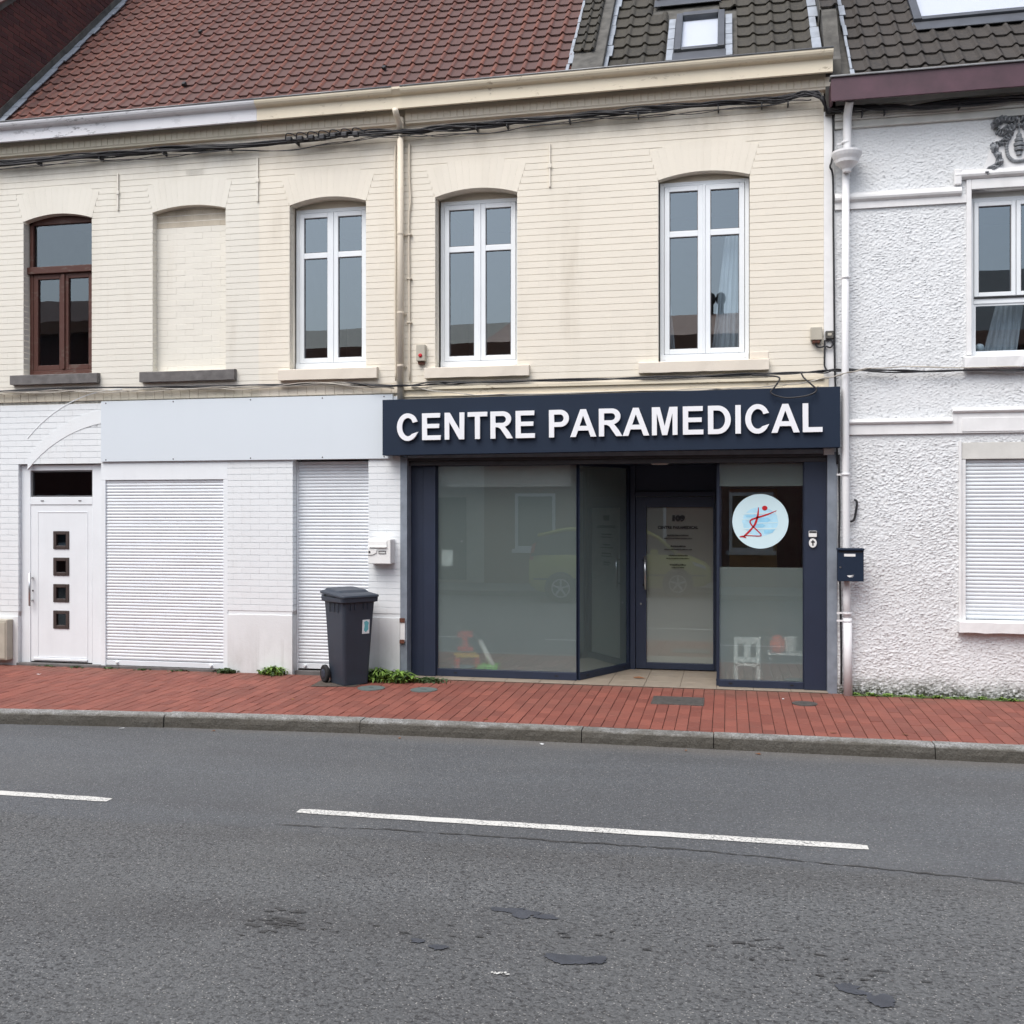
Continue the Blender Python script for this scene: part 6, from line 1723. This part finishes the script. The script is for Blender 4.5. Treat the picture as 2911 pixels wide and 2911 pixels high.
MB().box(-3.57, -1.75, 0.30, 0.36, 2.19, 2.45).build('bulkhead', M['white_trim'], house_c)
def chair(name, x, y, rz, w, seat, top, mats, label):
    t = empty(name, (x, y, 0), label, 'chair'); mm = Matrix.Translation((x, y, 0)) @ Matrix.Rotation(rz, 4, 'Z'); h = w/2; s = 0.022
    MB().box(-h, h, -h, h, seat-0.03, seat).xform(mm).build('seat', mats[0], t, bevel=0.006)
    for (px, py) in ((-h, -h), (h-2*s, -h), (-h, h-2*s), (h-2*s, h-2*s)):
        zt = top if py == mats[3]*h or (mats[3] < 0 and py < 0) else seat-0.031
        MB().box(px, px+2*s, py, py+2*s, 0.004, zt).xform(mm).build('leg', mats[1], t, bevel=0.005)
    by = -h if mats[3] < 0 else h-2*s
    MB().box(-h+2*s+.001, h-2*s-.001, by+0.004, by+2*s-.004, top-0.07, top).box(-h+2*s+.001, h-2*s-.001, by+.004, by+2*s-.004, seat+0.02, seat+0.07).box(-0.035, 0.035, by+.006, by+2*s-.006, seat+0.071, top-0.071).xform(mm).build('backrest', mats[2], t, bevel=0.005)
chair('child_chair', 0.205, 0.295, 0.0, 0.28, 0.26, 0.545, (M['white_plastic'], M['white_plastic'], M['white_plastic'], -1), 'white child chair blurred behind the frosted right pane')
chair('child_chair', -2.98, 0.385, R(20), 0.27, 0.25, 0.50, (M['yellow_plastic'], M['red_plastic'], M['red_plastic'], 1), 'red and yellow child chair blurred behind the frosted left pane')
tb = empty('play_table', (-2.72, 0.42, 0), 'lime green play mat edge with pale slide behind the frosted left pane', 'toy')
MB().box(-2.83, -2.58, 0.25, 0.50, 0.004, 0.14).build('base', M['green_plastic'], tb, bevel=0.02)
MB().tube([(-2.80, 0.30, 0.42), (-2.64, 0.30, 0.12)], 0.03, 8).build('slide', M['white_plastic'], tb)
shf = empty('wall_shelf', (0.6, 0.3, 0.36), 'white shelf blurred behind the frosted right pane', 'shelf')
MB().box(0.42, 0.80, 0.22, 0.46, 0.355, 0.375).build('board', M['white_plastic'], shf)
MB().box(0.44, 0.46, 0.24, 0.44, 0.004, 0.3545).box(0.76, 0.78, 0.24, 0.44, 0.004, 0.3545).build('leg', M['room'], shf)
p_ = MB().lathe([(0.05, 0.0), (0.062, 0.02), (0.075, 0.17), (0.07, 0.175)], (0.665, 0.30, 0.376), 'z', 16).build('flower_pot', M['white_plastic'], None); tag(p_, 'white flower pot blurred behind the frosted right pane', 'pot')
p_ = MB().lathe([(0.06, 0.0), (0.085, 0.05), (0.08, 0.12), (0.03, 0.19)], (0.53, 0.30, 0.376), 'z', 14).build('toy_house', M['orange_plastic'], None, smooth=True); tag(p_, 'orange toy blurred behind the frosted right pane beside a pot', 'toy')
cb = empty('cabinet', (0.35, 2.6, 0), 'brown wooden cabinet inside the shop behind the clear glass', 'cabinet')
MB().box(0.02, 0.62, 2.4, 2.8, 0.004, 2.2).build('carcass', M['wood_pale'], cb)
MB().box(0.04, 0.315, 2.38, 2.3995, 0.05, 2.15).box(0.325, 0.60, 2.38, 2.3995, 0.05, 2.15).build('door', M['wood_pale'], cb)
ps = MB().box(-3.235, -3.10, 0.206, 0.208, 1.28, 1.46).build('notice', M['sticker'], None); tag(ps, 'pale paper notice blurred inside the frosted left pane', 'notice')

# ------------------------------------------------------------------ far side of the street (seen in the reflections)
def opp_house(x0, x1, eave, ridge, mat, label, wins, doorx, roofmat):
    y = -15.6; cx = (x0+x1)/2
    h = empty('brick_house', (cx, y, 0), label, 'house')
    MB().box(x0, x1, y-7, y, -0.05, eave).build('wall', mat, h)
    r = MB().prism_yz([(y+0.35, eave+0.10), (y-3.5, ridge), (y-7.3, eave+0.10)], x0, x1).build('roof', roofmat, h, fix=True)
    MB().box(x0, x1, y-0.001, y+0.40, eave-0.25, eave+0.099).build('gutter', M['fascia_orange'], h)
    for (wx, wz, ww, wh) in wins:
        f = frame_mb(wx, wx+ww, wz, wz+wh, 0.08, y-0.02, y+0.05).build('window', M['white_trim'], h)
        MB().box(wx+.081, wx+ww-.081, y+0.005, y+0.02, wz+.081, wz+wh-.081).build('pane', M['pane_dark'], f)
        MB().box(wx-.08, wx+ww+.08, y+.001, y+0.10, wz-0.10, wz-.001).build('sill', M['white_trim'], f)
    dd = MB().box(doorx, doorx+1.0, y+.001, y+0.04, 0.05, 2.3).build('door', M['navy'], h)
    MB().lathe([(0.03, 0), (0.03, 0.05)], (doorx+0.88, y+0.04, 1.1), 'y', 8).build('handle', M['inox'], dd)
    return h
M['pane_dark'] = simple('dark_far_pane', (0.05, 0.06, 0.07), 0.1)
def wl_(x0, x1, storeys, n):
    out = []; w = (x1-x0)/n
    for s in storeys:
        for k in range(n): out.append((x0+k*w+w*0.5-0.55, s, 1.1, 1.5))
    return out
opp_house(-34, -17, 7.4, 9.0, M['brick_opp'], 'long dark red brick house across the street with high eaves', wl_(-34, -18, (0.9, 4.0), 5), -18.4, M['tile_red'])
opp_house(-17, -6.5, 6.35, 7.7, M['opp_beige'], 'beige rendered house across the street', wl_(-17, -8, (0.9, 3.7), 3), -8.0, M['opp_beige'])
oh = opp_house(-6.5, 3.4, 6.35, 7.7, M['brick_opp'], 'red brick house across the street with chimney', wl_(-6.5, 2.0, (0.9, 3.6), 3), 2.0, M['fascia_orange'])
opp_house(3.4, 16, 6.2, 8.6, M['brick_opp'], 'red brick house across the street at the far end with slate roof', wl_(3.4, 16, (0.9, 3.6), 4), 3.8, M['slate'])
ch = MB().box(-0.65, -0.05, -19.4, -18.9, 6.5, 7.55).build('chimney', M['brick_opp'], oh)
for k, x in enumerate((-0.50, -0.20)): MB().lathe([(0.09, 0), (0.09, 0.42), (0.13, 0.45), (0.16, 0.58), (0.12, 0.72), (0.03, 0.78)], (x, -19.15, 7.55), 'z', 12).build('chimney_pot', M['cement'], ch, smooth=True)

# parked car on the photographer's side (seen only as a reflection in the shop panes)
car = empty('parked_car', (-2.4, -12.35, ZR), 'yellow green compact car reflected in the shop window', 'car')
CM = Matrix.Translation((-2.45, -12.35, ZR))
st_ = [(-2.04,.42,.95,1.02),(-1.98,.33,1.02,1.10),(-1.80,.22,1.06,1.52),(-1.2,.20,1.06,1.64),(-.3,.19,1.03,1.67),(.35,.19,1.01,1.62),(.75,.19,1.00,1.42),(1.18,.20,.98,1.06),(1.55,.22,.90,.92),(1.88,.26,.76,.78),(2.04,.36,.62,.63)]
vs = []; low = MB(); m = 10
for (x, zb, zm, zt) in st_:
    e = abs(x)/2.05; w = 0.865*(1-0.16*e**6)
    ring = [(w*0.93, zb), (w, zb+0.18), (w*1.005, (zb+zm)/2+.05), (w*0.96, zm), (w*0.90, zm+0.02)]
    vs += [(x, yy, zz) for yy, zz in ring]+[(x, -yy, zz) for yy, zz in ring[::-1]]
fs = [(i*m+k, (i+1)*m+k, (i+1)*m+(k+1) % m, i*m+(k+1) % m) for i in range(len(st_)-1) for k in range(m)]+[tuple(range(m)), tuple(range((len(st_)-1)*m+m-1, (len(st_)-1)*m-1, -1))]
low.add(vs, fs).xform(CM).build('body', M['car_paint'], car, smooth=True, fix=True)
gr = MB(); vs = []; gs = [s for s in st_ if -1.99 <= s[0] <= 1.2]; m = 6
for (x, zb, zm, zt) in gs:
    w = 0.79
    ring = [(w, zm+0.005), (w-0.16*(zt-zm)/0.6, zm+(zt-zm)*0.75), (w-0.22*(zt-zm)/0.6, zt-0.03)]
    vs += [(x, yy, zz) for yy, zz in ring]+[(x, -yy, zz) for yy, zz in ring[::-1]]
fs = [(i*m+k, (i+1)*m+k, (i+1)*m+(k+1) % m, i*m+(k+1) % m) for i in range(len(gs)-1) for k in range(m)]+[tuple(range(m)), tuple(range((len(gs)-1)*m+m-1, (len(gs)-1)*m-1, -1))]
gr.add(vs, fs).xform(CM).build('windows', M['car_dark'], car, smooth=False, fix=True)
MB().tube([CM @ Vector(p) for p in ((-1.85,.60,1.50),(-1.2,.59,1.645),(-.3,.585,1.675),(.35,.59,1.625),(.78,.62,1.42),(1.2,.72,1.06))], 0.045, 8).build('roof_rail', M['car_paint'], car, smooth=True)
rf = MB().add([CM @ Vector(p) for p in ((-1.85,-.6,1.52),(-1.85,.6,1.52),(-1.2,-.58,1.66),(-1.2,.58,1.66),(-.3,-.57,1.69),(-.3,.57,1.69),(.35,-.58,1.64),(.35,.58,1.64))], [(0,2,3,1),(2,4,5,3),(4,6,7,5)]).build('roof', M['car_paint'], car, smooth=True)
for px in (-0.55, 0.30):
    MB().tube([CM @ Vector((px, .80, 1.02)), CM @ Vector((px+0.02, .60, 1.64))], 0.04, 6).build('pillar', M['car_paint'] if px > 0.4 else M['car_dark'], car)
for (px, sd) in ((-1.27, 1), (1.27, 1), (-1.27, -1), (1.27, -1)):
    c0 = CM @ Vector((px, sd*0.80, 0.315))
    MB().lathe([(0.37, -0.09*sd), (0.37, 0.075*sd)], c0, 'y', 28).build('wheel_arch', M['car_dark'], car, fix=True)
    w = MB().lathe([(0.20, -0.1*sd), (0.30, -0.1*sd), (0.315, -0.07*sd), (0.315, 0.07*sd), (0.29, 0.10*sd), (0.20, 0.10*sd)], c0, 'y', 30).build('wheel', M['rubber'], car, fix=True)
    rim = MB().lathe([(0.205, 0.06*sd), (0.215, 0.105*sd), (0.185, 0.105*sd), (0.18, 0.06*sd)], c0, 'y', 28)
    for k in range(5):
        a = k*2*math.pi/5+0.3
        rim.tube([c0+Vector((0.03*math.cos(a), 0.10*sd, 0.03*math.sin(a))), c0+Vector((0.195*math.cos(a), 0.10*sd, 0.195*math.sin(a)))], 0.026, 6)
    rim.lathe([(0.05, 0.06*sd), (0.05, 0.125*sd)], c0, 'y', 12)
    rim.build('rim', M['alloy'], w, fix=True)
MB().prism_xz([(1.42,.82),(1.80,.72),(1.95,.66),(1.90,.76),(1.60,.86)], .70, .80).xform(CM).build('headlight', M['lamp_lens'], car, fix=True)
MB().prism_xz([(-2.02,.95),(-1.94,.95),(-1.88,1.35),(-1.96,1.30)], .66, .76).xform(CM).build('tail_light', M['print_red'], car, fix=True)
MB().box(.62, .80, .86, 1.04, 1.00, 1.14).xform(CM).build('wing_mirror', M['car_paint'], car, bevel=0.03)
MB().box(-.25, -.05, .875, .90, .86, .885).xform(CM).build('door_handle', M['alloy'], car)
MB().box(-1.9, 1.95, .868, .882, .50, .54).xform(CM).build('side_strip', M['car_dark'], car)
